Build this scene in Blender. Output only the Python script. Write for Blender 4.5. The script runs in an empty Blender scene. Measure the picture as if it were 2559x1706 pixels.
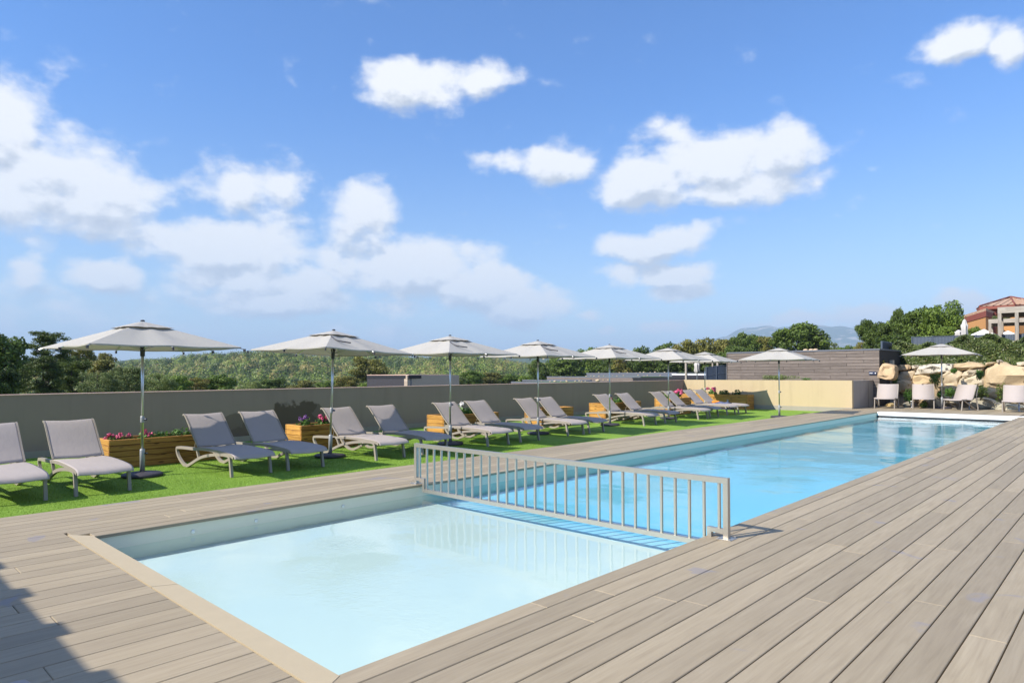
import bpy, math, random
import numpy as np
from mathutils import Vector, Matrix, noise as mnoise
random.seed(7); rng = np.random.default_rng(7)
S = bpy.context.scene; COL = S.collection
R = math.radians; pi = math.pi
# ------------------------------------------------------------------ camera
F, PITCH, YAW, ROLL, CX, CY, EYE = 1661.332, 0.0110, -0.7590, 0.0040, 1279.5, 912.712, 1.62
_cp, _sp = math.cos(PITCH), math.sin(PITCH)
FWD = Vector((math.sin(YAW)*_cp, math.cos(YAW)*_cp, _sp))
_r = Vector((math.cos(YAW), -math.sin(YAW), 0)); _u = _r.cross(FWD)
RGT = _r*math.cos(ROLL) - _u*math.sin(ROLL); UPV = _r*math.sin(ROLL) + _u*math.cos(ROLL)
cam = bpy.data.objects.new('camera', bpy.data.cameras.new('camera')); COL.objects.link(cam)
cam.matrix_world = Matrix(((RGT.x, UPV.x, -FWD.x, 0), (RGT.y, UPV.y, -FWD.y, 0), (RGT.z, UPV.z, -FWD.z, EYE), (0, 0, 0, 1)))
cam.data.sensor_width = 36; cam.data.lens = 36*F/2559; cam.data.shift_y = (CY-853)/2559
cam.data.clip_start = .05; cam.data.clip_end = 60000; S.camera = cam
def ray(u, v):                      # survey helper: direction through a point of the photograph
    return RGT*((u-CX)/F) - UPV*((v-CY)/F) + FWD
def gp(u, v, z=0.):
    d = ray(u, v); t = (z-EYE)/d.z; return Vector((d.x*t, d.y*t, z))
def at(u, v, D):
    d = ray(u, v); t = D/math.hypot(d.x, d.y); return Vector((d.x*t, d.y*t, EYE+d.z*t))
def py(u, v, Y):
    d = ray(u, v); t = Y/d.y; return Vector((d.x*t, Y, EYE+d.z*t))
def px(u, v, X):
    d = ray(u, v); t = X/d.x; return Vector((X, d.y*t, EYE+d.z*t))
# ------------------------------------------------------------------ node helpers
def nodes(nt): return nt.nodes, nt.links
def N(nt, typ, ins=None, **kw):
    n = nt.nodes.new(typ)
    for k, v in kw.items(): setattr(n, k, v)
    for k, v in (ins or {}).items():
        s = n.inputs[k]
        if isinstance(v, bpy.types.NodeSocket): nt.links.new(v, s)
        else: s.default_value = v
    return n
def math_(nt, op, a, b=0., c=0., clamp=False):
    n = N(nt, 'ShaderNodeMath', {0: a, 1: b, 2: c}, operation=op); n.use_clamp = clamp; return n.outputs[0]
def ramp(nt, fac, stops):
    n = N(nt, 'ShaderNodeValToRGB', {0: fac}); e = n.color_ramp.elements
    while len(e) < len(stops): e.new(.5)
    for i, (p, c) in enumerate(stops): e[i].position = p; e[i].color = (*c, 1) if len(c) == 3 else c
    return n.outputs[0]
def mixc(nt, f, a, b, bt='MIX'):
    n = N(nt, 'ShaderNodeMix', data_type='RGBA', blend_type=bt)
    for k, v in ((0, f), (6, a), (7, b)):
        if isinstance(v, bpy.types.NodeSocket): nt.links.new(v, n.inputs[k])
        else: n.inputs[k].default_value = v if k == 0 else ((*v, 1) if len(v) == 3 else v)
    return n.outputs[2]
def noise_(nt, vec, scale, detail=4, rough=.55):
    return N(nt, 'ShaderNodeTexNoise', {'Vector': vec, 'Scale': scale, 'Detail': detail, 'Roughness': rough}).outputs[0]
# ------------------------------------------------------------------ world, sun, exposure
SUND = Vector((.43, 1.17, -1)).normalized()
SUN_EL = math.asin(-SUND.z); SUN_AZ = math.atan2(-SUND.x, -SUND.y)
W = bpy.data.worlds.new('World'); S.world = W; W.use_nodes = True; nt = W.node_tree; nt.nodes.clear()
sky = N(nt, 'ShaderNodeTexSky', sky_type='NISHITA'); sky.sun_disc = False
sky.sun_elevation = SUN_EL; sky.sun_rotation = SUN_AZ % (2*pi); sky.air_density = 1.0; sky.dust_density = .35; sky.ozone_density = 2.2; sky.altitude = 0
tc = N(nt, 'ShaderNodeTexCoord'); sep = N(nt, 'ShaderNodeSeparateXYZ', {0: tc.outputs['Generated']})
az = math_(nt, 'ARCTAN2', sep.outputs[0], sep.outputs[1]); el = math_(nt, 'ARCSINE', sep.outputs[2])
P0 = N(nt, 'ShaderNodeCombineXYZ', {0: az, 1: el}).outputs[0]
wv = N(nt, 'ShaderNodeTexNoise', {'Vector': P0, 'Scale': 9., 'Detail': 5., 'Roughness': .6}); wv.noise_dimensions = '2D'
warp = N(nt, 'ShaderNodeVectorMath', {0: wv.outputs['Color'], 1: (.5, .5, .5)}, operation='SUBTRACT').outputs[0]
warp = N(nt, 'ShaderNodeVectorMath', {0: warp, 1: (.060, .045, 0)}, operation='MULTIPLY').outputs[0]
P1 = N(nt, 'ShaderNodeVectorMath', {0: P0, 1: warp}, operation='ADD').outputs[0]
# clouds of the day, in compass direction and elevation (from display coordinates x, y, half width, half height, weight)
CL = [(20,300,120,110,1),(90,400,160,110,1),(230,450,155,85,1.25),(0,450,110,80,1),(110,190,60,45,.42),(25,170,40,40,.35),
 (545,430,120,62,.8),(660,430,75,60,.75),(475,395,50,45,.5),(830,500,88,72,.95),(530,572,205,66,1.35),(600,490,170,55,.45),
 (245,637,90,42,1.25),(560,645,150,45,1.1),(700,650,110,50,1.0),(640,692,175,36,1.15),(950,618,200,62,1.35),(1090,655,130,42,1.3),
 (860,640,110,50,.8),(1190,700,120,46,1.1),(905,712,100,24,.7),(70,632,58,38,.85),(30,735,120,55,.5),(250,735,230,45,.45),
 (935,200,105,66,1.05),(1010,232,90,48,.8),(1105,185,95,48,.75),(870,82,42,22,.36),(1265,372,78,52,.95),(1140,368,75,30,.6),
 (1330,385,60,42,.65),(1490,420,135,60,1.2),(1640,372,165,66,1.25),(1800,352,95,62,1.15),(1700,432,190,42,1.0),(1500,272,60,30,.5),
 (1490,562,115,38,1.1),(1590,540,90,24,.6),(1425,632,64,24,.9),(1545,632,86,30,1.1),(1560,673,100,22,.9),(1530,750,62,14,1.2),
 (1405,758,17,7,.7),(1360,728,45,12,.55),(1860,733,66,20,1.2),(1955,728,100,24,1.3),(1760,747,180,13,.6),(2215,100,115,48,1.0),
 (2335,105,60,62,.85),(2080,202,62,34,.38),(2000,390,48,14,.42),(1920,495,34,14,.22),(2210,698,80,26,1.0),(150,700,260,60,.5),
 (360,765,360,42,.52),(800,765,320,34,.5),(660,50,60,30,.2),(1045,540,45,14,.35),(905,410,40,24,.22),(760,205,30,20,.25),(670,200,26,50,.22),(1500,800,300,18,.30),(1990,752,270,30,.75),(1900,760,120,18,.5),(2140,745,90,24,.6),(1640,520,60,16,.3),(420,300,40,20,.12),(1250,400,80,40,.4),(1560,300,110,50,.55),(1870,420,40,40,.5),(720,610,120,40,.5),(430,600,110,60,.5),(960,680,200,30,.5),(60,560,80,30,.35)]
grp = bpy.data.node_groups.new('cloud_field', 'ShaderNodeTree')
grp.interface.new_socket('V', in_out='INPUT', socket_type='NodeSocketVector'); grp.interface.new_socket('D', in_out='OUTPUT', socket_type='NodeSocketFloat')
gi = grp.nodes.new('NodeGroupInput'); go = grp.nodes.new('NodeGroupOutput'); acc = None
for (cx, cy, rx, ry, w) in CL:
    u, v = cx*1.088, cy*1.088; d = ray(u, v).normalized(); a = math.atan2(d.x, d.y); e = math.asin(d.z)
    dl = ray(u+rx*1.088*1.48, v).normalized(); ra = abs(math.atan2(dl.x, dl.y)-a); dt = ray(u, v-ry*1.088*1.72).normalized(); re = abs(math.asin(dt.z)-e)
    mp = N(grp, 'ShaderNodeMapping', {'Vector': gi.outputs[0], 'Location': (-a/ra, -e/re, 0), 'Scale': (1/ra, 1/re, 1)}, vector_type='POINT')
    g = N(grp, 'ShaderNodeTexGradient', {0: mp.outputs[0]}, gradient_type='SPHERICAL').outputs[1]
    g = math_(grp, 'MULTIPLY', g, min(w, 1.15)*1.08); acc = g if acc is None else N(grp, 'ShaderNodeMath', {0: g, 1: acc, 2: .07}, operation='SMOOTH_MAX').outputs[0]
# the rest of the sky carries the same scattered cumulus
gs = N(grp, 'ShaderNodeSeparateXYZ', {0: gi.outputs[0]})
far = N(grp, 'ShaderNodeTexNoise', {'Vector': gi.outputs[0], 'Scale': 3.2, 'Detail': 2.}); far.noise_dimensions = '2D'
fm = math_(grp, 'MULTIPLY', math_(grp, 'SUBTRACT', far.outputs[0], .53), 5.5, clamp=True)
daz = math_(grp, 'ABSOLUTE', math_(grp, 'ADD', gs.outputs[0], .759))
out = math_(grp, 'MAXIMUM', math_(grp, 'MULTIPLY', math_(grp, 'SUBTRACT', daz, .72), 5., clamp=True), math_(grp, 'MULTIPLY', math_(grp, 'SUBTRACT', gs.outputs[1], .56), 6., clamp=True))
acc = math_(grp, 'MULTIPLY_ADD', fm, out, acc); grp.links.new(acc, go.inputs[0])
def field(vec):
    n = nt.nodes.new('ShaderNodeGroup'); n.node_tree = grp; nt.links.new(vec, n.inputs[0]); return n.outputs[0]
def fbm(vec):
    n = N(nt, 'ShaderNodeTexNoise', {'Vector': vec, 'Scale': 20., 'Detail': 8., 'Roughness': .55}); n.noise_dimensions = '2D'; return n.outputs[0]
sq = N(nt, 'ShaderNodeVectorMath', {0: P0, 1: (.75, 1.25, 1)}, operation='MULTIPLY').outputs[0]
f0 = field(P1); n0 = fbm(sq)
P2 = N(nt, 'ShaderNodeVectorMath', {0: P1, 1: (-.006, .026, 0)}, operation='ADD').outputs[0]
sq2 = N(nt, 'ShaderNodeVectorMath', {0: sq, 1: (-.006, .014, 0)}, operation='ADD').outputs[0]
f1 = field(P2); n1 = fbm(sq2)
dens = math_(nt, 'MULTIPLY_ADD', math_(nt, 'SUBTRACT', n0, .5), 1.0, f0)
alpha = N(nt, 'ShaderNodeMapRange', {0: dens, 1: .18, 2: .70}, interpolation_type='SMOOTHSTEP').outputs[0]
shade = math_(nt, 'MULTIPLY_ADD', math_(nt, 'SUBTRACT', n1, n0), 1.6, math_(nt, 'MULTIPLY', math_(nt, 'SUBTRACT', f1, f0), 1.15))
shade = math_(nt, 'ADD', shade, .10)
cc = ramp(nt, shade, [(.0, (1, 1, 1)), (.12, (.95, .955, .97)), (.34, (.74, .77, .82)), (.6, (.58, .62, .69))])
cs = N(nt, 'ShaderNodeVectorMath', {0: cc, 1: (1.0, 1.0, 1.0)}, operation='MULTIPLY'); cs.label = 'cloud brightness'
cs.inputs[1].default_value = (6.6, 6.6, 6.6)
skf = mixc(nt, N(nt, 'ShaderNodeMapRange', {0: el, 1: .0, 2: .42}, interpolation_type='SMOOTHSTEP').outputs[0], (.98, 1.03, 1.10), (.44, .84, 1.32))
skyg = N(nt, 'ShaderNodeVectorMath', {0: sky.outputs[0], 1: skf}, operation='MULTIPLY')
# pale band of far air just above the horizon
col = mixc(nt, math_(nt, 'MULTIPLY', alpha, .97), skyg.outputs[0], cs.outputs[0])
bg = N(nt, 'ShaderNodeBackground', {0: col, 1: .10}); wo = N(nt, 'ShaderNodeOutputWorld', {0: bg.outputs[0]})
W.cycles.sampling_method = 'MANUAL'; W.cycles.sample_map_resolution = 512
sun = bpy.data.objects.new('sun', bpy.data.lights.new('sun', 'SUN')); COL.objects.link(sun)
sun.data.energy = 4.8; sun.data.angle = R(.5); sun.data.color = (1, .93, .82); sun.rotation_euler = SUND.to_track_quat('-Z', 'Y').to_euler()
vs = S.view_settings; vs.view_transform = 'Standard'; vs.look = 'None'; vs.exposure = .76; vs.gamma = 1; vs.use_curve_mapping = False
S.render.engine = 'CYCLES'; cy = S.cycles; cy.use_denoising = True; cy.max_bounces = 8; cy.diffuse_bounces = 3; cy.glossy_bounces = 4; cy.transmission_bounces = 4
cy.transparent_max_bounces = 12; cy.volume_bounces = 0; cy.sample_clamp_indirect = 4; cy.caustics_reflective = False; cy.caustics_refractive = False
# ------------------------------------------------------------------ materials
MAT = {}
def newmat(name):
    m = bpy.data.materials.new(name); m.use_nodes = True; m.node_tree.nodes.clear(); return m, m.node_tree
def finish(name, m, nt, base, rough=.6, metal=0., bump=None, bstr=.3, bdist=.01, spec=.5):
    b = N(nt, 'ShaderNodeBsdfPrincipled', {'Roughness': rough, 'Metallic': metal, 'Specular IOR Level': spec})
    if isinstance(base, bpy.types.NodeSocket): nt.links.new(base, b.inputs['Base Color'])
    else: b.inputs['Base Color'].default_value = (*base, 1)
    if bump is not None:
        bn = N(nt, 'ShaderNodeBump', {'Height': bump, 'Strength': bstr, 'Distance': bdist}); nt.links.new(bn.outputs[0], b.inputs['Normal'])
    o = N(nt, 'ShaderNodeOutputMaterial', {0: b.outputs[0]}); MAT[name] = m; return b, o
def plain(name, col, rough=.6, metal=0., var=.12, scale=8., bstr=.0, bscale=60., spec=.5):
    m, nt = newmat(name); t = N(nt, 'ShaderNodeTexCoord').outputs['Object']
    n = noise_(nt, t, scale, 5); c = mixc(nt, n, tuple(x*(1-var) for x in col), tuple(min(1, x*(1+var)) for x in col))
    finish(name, m, nt, c, rough, metal, noise_(nt, t, bscale, 3) if bstr else None, bstr, .01, spec)
def wood(name, cols, axis=1, fine=70., rough=.62, seed=True, stain=False, knots=False, amp=1.):
    m, nt = newmat(name); g = N(nt, 'ShaderNodeTexCoord').outputs['Object']; oi = N(nt, 'ShaderNodeObjectInfo').outputs['Random']
    off = N(nt, 'ShaderNodeCombineXYZ', {0: math_(nt, 'MULTIPLY', oi, 91.), 1: math_(nt, 'MULTIPLY', oi, 57.), 2: math_(nt, 'MULTIPLY', oi, 33.)}).outputs[0]
    p = N(nt, 'ShaderNodeVectorMath', {0: g, 1: off}, operation='ADD').outputs[0]
    s1 = [14., 14., 14.]; s1[axis] = 1.1; s2 = [fine, fine, fine]; s2[axis] = 3.
    v1 = N(nt, 'ShaderNodeVectorMath', {0: p, 1: tuple(s1)}, operation='MULTIPLY').outputs[0]
    v2 = N(nt, 'ShaderNodeVectorMath', {0: p, 1: tuple(s2)}, operation='MULTIPLY').outputs[0]
    n1 = N(nt, 'ShaderNodeTexNoise', {'Vector': v1, 'Scale': 1., 'Detail': 5., 'Distortion': 1.6}).outputs[0]
    n2 = N(nt, 'ShaderNodeTexNoise', {'Vector': v2, 'Scale': 1., 'Detail': 3.}).outputs[0]
    f = math_(nt, 'MULTIPLY_ADD', n2, .45*amp, math_(nt, 'MULTIPLY', n1, .65))
    c = ramp(nt, f, [(.32, cols[0]), (.52, cols[1]), (.72, cols[2])])
    lvl = math_(nt, 'MULTIPLY_ADD', oi, .30, .85)
    c = N(nt, 'ShaderNodeVectorMath', {0: c, 1: N(nt, 'ShaderNodeCombineXYZ', {0: lvl, 1: lvl, 2: lvl}).outputs[0]}, operation='MULTIPLY').outputs[0]
    if knots:
        vo = N(nt, 'ShaderNodeTexVoronoi', {'Vector': N(nt, 'ShaderNodeVectorMath', {0: p, 1: tuple(9. if i != axis else 2.6 for i in range(3))}, operation='MULTIPLY').outputs[0], 'Scale': 1.})
        k = N(nt, 'ShaderNodeMapRange', {0: vo.outputs[0], 1: .10, 2: .2, 3: 1., 4: 0.}, interpolation_type='SMOOTHSTEP').outputs[0]
        c = mixc(nt, math_(nt, 'MULTIPLY', k, .75), c, tuple(x*.28 for x in cols[0]))
    if stain:
        pos = N(nt, 'ShaderNodeNewGeometry').outputs['Position']
        a = N(nt, 'ShaderNodeTexNoise', {'Vector': pos, 'Scale': 1.7, 'Detail': 3., 'Distortion': .6}).outputs[0]
        k = N(nt, 'ShaderNodeMapRange', {0: a, 1: .655, 2: .70}, interpolation_type='SMOOTHSTEP').outputs[0]
        c = mixc(nt, math_(nt, 'MULTIPLY', k, .55), c, (.20, .20, .25))
        big = N(nt, 'ShaderNodeTexNoise', {'Vector': pos, 'Scale': .8, 'Detail': 3.}).outputs[0]
        c = mixc(nt, math_(nt, 'MULTIPLY', big, .35), c, (.36, .30, .235), 'MIX')
    finish(name, m, nt, c, rough, 0., f, .28, .004, .35)
wood('deck_wood', [(.264, .212, .137), (.318, .259, .170), (.364, .301, .203)], 1, stain=True)
wood('plank_grey', [(.10, .078, .066), (.165, .135, .117), (.21, .175, .155)], 0)
wood('planter_wood_y', [(.20, .085, .018), (.40, .19, .045), (.52, .28, .075)], 1, knots=True)
wood('planter_wood_x', [(.24, .10, .02), (.46, .23, .05), (.58, .31, .08)], 0, knots=True)
wood('clad_light', [(.38, .30, .23), (.46, .37, .29), (.52, .43, .34)], 0)
wood('old_timber', [(.20, .17, .14), (.33, .29, .245), (.42, .38, .33)], 2, fine=30)
wood('old_timber_x', [(.22, .19, .16), (.36, .32, .27), (.46, .42, .36)], 0, fine=30)
plain('under', (.03, .028, .026), .9); plain('coping', (.44, .365, .245), .7, var=.06, bstr=.1)
plain('liner', (.72, .73, .69), .5, var=.02); plain('liner_deep', (.62, .78, .82), .5, var=.02)
plain('liner_wall', (.80, .76, .60), .5, var=.03)
plain('steel', (.52, .49, .44), .40, .85, var=.08); plain('alu', (.62, .63, .64), .28, .9, var=.05)
plain('grey_paint', (.36, .37, .38), .45, .3, var=.05)
plain('frame_resin', (.30, .265, .225), .5, var=.04, bstr=.05); plain('dark_plastic', (.045, .045, .055), .5, var=.1)
plain('base_dark', (.05, .045, .055), .6, var=.2, bstr=.2); plain('black', (.015, .015, .02), .5)
plain('navy', (.018, .03, .075), .5); plain('blue_grey', (.10, .125, .165), .5, .2); plain('white', (.86, .86, .85), .35, var=.02)
plain('cap', (.66, .44, .36), .7); plain('soil', (.035, .022, .014), .95, bstr=.5)
plain('dark_clad', (.035, .032, .04), .6); plain('roof_edge', (.13, .14, .17), .5)
plain('roof_green', (.055, .12, .028), .95, var=.4, bstr=.5); plain('window_dark', (.03, .04, .045), .1); plain('curtain', (.5, .5, .45), .8)
plain('stone_small', (.55, .42, .28), .85, var=.2); plain('orange_wall', (.50, .255, .095), .85, var=.05, scale=2); plain('red_trim', (.22, .06, .04), .7)
plain('concrete', (.45, .42, .34), .85); plain('bark', (.085, .065, .048), .95, bstr=.6, bscale=15.); plain('bark_pale', (.26, .21, .16), .95, bstr=.4, bscale=15.)
plain('earth', (.27, .20, .12), .95, var=.4, scale=1.5, bstr=.5); plain('parasol_dirty', (.50, .48, .46), .9, var=.15, scale=3); plain('cream_paint', (.62, .50, .30), .8)
plain('petal_pink', (.72, .13, .26), .6, var=.3, scale=30); plain('petal_white', (.80, .78, .74), .6); plain('petal_purple', (.22, .09, .30), .6); plain('petal_yellow', (.75, .62, .03), .6)
plain('towel_orange', (.70, .25, .03), .9); plain('towel_blue', (.10, .12, .22), .9)
def stucco(name, col, stains=False):
    m, nt = newmat(name); pos = N(nt, 'ShaderNodeNewGeometry').outputs['Position']
    n = noise_(nt, pos, .9, 4); c = mixc(nt, n, tuple(x*.93 for x in col), tuple(x*1.06 for x in col))
    stv = noise_(nt, N(nt, 'ShaderNodeVectorMath', {0: pos, 1: (3.2, 3.2, .25)}, operation='MULTIPLY').outputs[0], 1., 5, .6)
    c = mixc(nt, N(nt, 'ShaderNodeMapRange', {0: stv, 1: .5, 2: .75, 3: 0., 4: .35}).outputs[0], c, tuple(x*.70 for x in col))
    if stains:
        sp = N(nt, 'ShaderNodeSeparateXYZ', {0: pos}); nn = noise_(nt, pos, 2.6, 5); tot = None
        for (u, v, ru, rv, w) in ((735, 1070, 75, 75, 1.), (640, 1100, 70, 60, .8), (590, 1062, 40, 30, .6), (790, 1060, 40, 50, .7), (350, 1120, 190, 22, .45)):
            p = px(u, v, -17.136); p2 = px(u+ru, v, -17.136); p3 = px(u, v-rv, -17.136)
            a = math_(nt, 'DIVIDE', math_(nt, 'SUBTRACT', sp.outputs[1], p.y), abs(p2.y-p.y)); b = math_(nt, 'DIVIDE', math_(nt, 'SUBTRACT', sp.outputs[2], p.z), abs(p3.z-p.z))
            d = math_(nt, 'SQRT', math_(nt, 'ADD', math_(nt, 'MULTIPLY', a, a), math_(nt, 'MULTIPLY', b, b)))
            k = math_(nt, 'MULTIPLY', N(nt, 'ShaderNodeMapRange', {0: math_(nt, 'MULTIPLY_ADD', nn, 1.1, d), 1: 1.38, 2: 1.5, 3: 1., 4: 0.}, interpolation_type='SMOOTHSTEP').outputs[0], w)
            tot = k if tot is None else math_(nt, 'MAXIMUM', tot, k)
        c = mixc(nt, math_(nt, 'MULTIPLY', tot, .85), c, (.085, .062, .045))
    finish(name, m, nt, c, .88, 0., noise_(nt, pos, 90., 3), .25, .004, .2)
stucco('wall_taupe', (.315, .245, .210), True); stucco('wall_cream', (.50, .40, .25)); stucco('wall_end', (.36, .325, .29)); stucco('plinth', (.34, .31, .26))
# fabric (lets a little light through)
def fabric(name, col, trans, tcol=None, weave=350.):
    m, nt = newmat(name); t = N(nt, 'ShaderNodeTexCoord').outputs['Object']
    n = noise_(nt, t, 3., 4); c = mixc(nt, n, tuple(x*.93 for x in col), tuple(x*1.05 for x in col)); w = noise_(nt, t, weave, 1)
    wr = noise_(nt, N(nt, 'ShaderNodeVectorMath', {0: t, 1: (1., 5., 5.)}, operation='MULTIPLY').outputs[0], 2.5, 3)
    hgt = math_(nt, 'MULTIPLY_ADD', w, .12, wr)
    bn = N(nt, 'ShaderNodeBump', {'Height': hgt, 'Strength': .25, 'Distance': .015})
    d = N(nt, 'ShaderNodeBsdfPrincipled', {'Base Color': c, 'Roughness': .85, 'Specular IOR Level': .2, 'Normal': bn.outputs[0]})
    tr = N(nt, 'ShaderNodeBsdfTranslucent', {0: (*(tcol or col), 1)}); mx = N(nt, 'ShaderNodeMixShader', {0: trans, 1: d.outputs[0], 2: tr.outputs[0]})
    N(nt, 'ShaderNodeOutputMaterial', {0: mx.outputs[0]}); MAT[name] = m
fabric('canopy', (.46, .44, .405), .13, (.45, .40, .33)); fabric('sling', (.435, .385, .362), .08)
# foliage: each leaf carries its own tint in a face-corner attribute
def leafmat(name, dark, light, trans=.25, rough=.5, warm=None):
    m, nt = newmat(name); a = N(nt, 'ShaderNodeAttribute', attribute_name='tint').outputs['Fac']; oi = N(nt, 'ShaderNodeObjectInfo').outputs['Random']
    st = [(0., dark), (.75, light)] + ([(1., warm)] if warm else [])
    c = ramp(nt, math_(nt, 'MULTIPLY_ADD', math_(nt, 'SUBTRACT', oi, .5), .22, a), st)
    d = N(nt, 'ShaderNodeBsdfPrincipled', {'Base Color': c, 'Roughness': rough, 'Specular IOR Level': .3}); tr = N(nt, 'ShaderNodeBsdfTranslucent', {0: c})
    mx = N(nt, 'ShaderNodeMixShader', {0: trans, 1: d.outputs[0], 2: tr.outputs[0]}); N(nt, 'ShaderNodeOutputMaterial', {0: mx.outputs[0]}); MAT[name] = m
leafmat('leaf_oak', (.022, .040, .010), (0.157, 0.229, 0.038)); leafmat('leaf_bright', (.035, .075, .012), (0.247, 0.345, 0.054)); leafmat('leaf_pine', (.018, .036, .010), (0.140, 0.188, 0.031))
leafmat('leaf_olive', (.060, .085, .038), (0.315, 0.384, 0.120)); leafmat('leaf_brown', (.050, .058, .018), (0.315, 0.301, 0.063), warm=(.17, .13, .045)); leafmat('leaf_shrub', (.022, .042, .012), (.155, .20, .055), .2, .35, (.28, .24, .11))
leafmat('leaf_forest', (.008, .022, .005), (.185, .26, .035), .12, warm=(.26, .22, .07)); leafmat('leaf_herb', (.03, .08, .015), (.12, .24, .04)); leafmat('grass_blade', (.15, .26, .025), (.32, .48, .075), .35)
# turf
m, nt = newmat('turf'); pos = N(nt, 'ShaderNodeNewGeometry').outputs['Position']; n = noise_(nt, pos, 90., 4, .7); b = noise_(nt, pos, 1.3, 3)
c = ramp(nt, math_(nt, 'MULTIPLY_ADD', b, .40, math_(nt, 'MULTIPLY', n, .65)), [(.30, (.11, .20, .022)), (.55, (.205, .345, .045)), (.75, (.30, .47, .085))])
finish('turf', m, nt, c, .8, 0., n, .8, .02, .2)
# water
def water(name, tint, amp):
    m, nt = newmat(name); pos = N(nt, 'ShaderNodeNewGeometry').outputs['Position']
    st = N(nt, 'ShaderNodeVectorMath', {0: pos, 1: (1., 1.15, 1.)}, operation='MULTIPLY').outputs[0]
    big = noise_(nt, st, 1.1, 2); sm = noise_(nt, st, 9., 3); fine = noise_(nt, st, 34., 2)
    patch = N(nt, 'ShaderNodeMapRange', {0: noise_(nt, pos, .55, 2), 1: .50, 2: .66}, interpolation_type='SMOOTHSTEP').outputs[0]
    hgt = math_(nt, 'MULTIPLY_ADD', big, .45, math_(nt, 'MULTIPLY', math_(nt, 'MULTIPLY_ADD', fine, .05, math_(nt, 'MULTIPLY', sm, .13)), math_(nt, 'MULTIPLY_ADD', patch, 1.5, .30)))
    for (x, y, r, w) in ((-6.6, 5.2, .80, .075), (-6.1, 3.75, .55, .055), (-5.55, 3.2, .35, .04), (-6.9, 5.6, .4, .06), (-4.7, 3.6, .3, .02)):
        dd = N(nt, 'ShaderNodeVectorMath', {0: pos, 1: (x, y, -.2)}, operation='DISTANCE').outputs['Value']
        k = N(nt, 'ShaderNodeMapRange', {0: dd, 1: 0., 2: r, 3: 1., 4: 0.}, interpolation_type='SMOOTHSTEP').outputs[0]
        rip = math_(nt, 'SINE', math_(nt, 'MULTIPLY_ADD', noise_(nt, pos, 12., 2), 26., math_(nt, 'MULTIPLY', dd, 70.)))
        hgt = math_(nt, 'MULTIPLY_ADD', math_(nt, 'MULTIPLY', rip, k), w, hgt)
    bn = N(nt, 'ShaderNodeBump', {'Height': hgt, 'Strength': 1., 'Distance': amp})
    inc = N(nt, 'ShaderNodeNewGeometry').outputs['Incoming']; dt = math_(nt, 'ABSOLUTE', N(nt, 'ShaderNodeVectorMath', {0: inc, 1: bn.outputs[0]}, operation='DOT_PRODUCT').outputs['Value'])
    fr = math_(nt, 'MULTIPLY_ADD', math_(nt, 'POWER', math_(nt, 'SUBTRACT', 1., dt, clamp=True), 5.), .98, .02, clamp=True); gl = N(nt, 'ShaderNodeBsdfGlossy', {'Roughness': .012, 'Normal': bn.outputs[0]})
    tr = N(nt, 'ShaderNodeBsdfTransparent', {0: (*tint, 1)}); mx = N(nt, 'ShaderNodeMixShader', {0: fr, 1: tr.outputs[0], 2: gl.outputs[0]})
    N(nt, 'ShaderNodeOutputMaterial', {0: mx.outputs[0]}); MAT[name] = m
water('water_shallow', (.82, .94, .935), .020); water('water_deep', (.50, .84, .92), .022)
# rock
m, nt = newmat('rock'); t = N(nt, 'ShaderNodeTexCoord').outputs['Object']; pos = N(nt, 'ShaderNodeNewGeometry').outputs['Position']; oi = N(nt, 'ShaderNodeObjectInfo')
n = noise_(nt, pos, 1.6, 6, .62); tone = mixc(nt, oi.outputs['Random'], (.66, .52, .34), (.62, .56, .45))
tone = mixc(nt, 1., tone, oi.outputs['Color'], 'MULTIPLY')
c = mixc(nt, n, N(nt, 'ShaderNodeVectorMath', {0: tone, 1: (.62, .58, .52)}, operation='MULTIPLY').outputs[0], tone)
li = N(nt, 'ShaderNodeMapRange', {0: noise_(nt, pos, 5., 6, .7), 1: .53, 2: .60}, interpolation_type='SMOOTHSTEP').outputs[0]
c = mixc(nt, math_(nt, 'MULTIPLY', li, math_(nt, 'SUBTRACT', 1., oi.outputs['Alpha'])), c, (.06, .055, .055))
finish('rock', m, nt, c, .88, 0., noise_(nt, pos, 7., 8, .6), .55, .05, .25)
# terrain
m, nt = newmat('ground'); pos = N(nt, 'ShaderNodeNewGeometry').outputs['Position']; n = noise_(nt, pos, .05, 6, .65); n2 = noise_(nt, pos, .006, 6, .6)
c = ramp(nt, n, [(.35, (.03, .05, .018)), (.65, (.085, .11, .04))]); hz = N(nt, 'ShaderNodeSeparateXYZ', {0: pos}).outputs[2]
rk = math_(nt, 'MULTIPLY', N(nt, 'ShaderNodeMapRange', {0: n2, 1: .52, 2: .62}, interpolation_type='SMOOTHSTEP').outputs[0], N(nt, 'ShaderNodeMapRange', {0: hz, 1: 150., 2: 350.}).outputs[0])
c = mixc(nt, rk, c, (.42, .36, .30)); finish('ground', m, nt, c, .95, 0., None, 0, 0, .1)
# roof tiles
m, nt = newmat('roof_tile'); t = N(nt, 'ShaderNodeTexCoord').outputs['Object']; n = noise_(nt, t, 6., 5)
finish('roof_tile', m, nt, ramp(nt, n, [(.3, (.33, .19, .12)), (.55, (.46, .30, .20)), (.75, (.54, .39, .28))]), .85)
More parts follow.
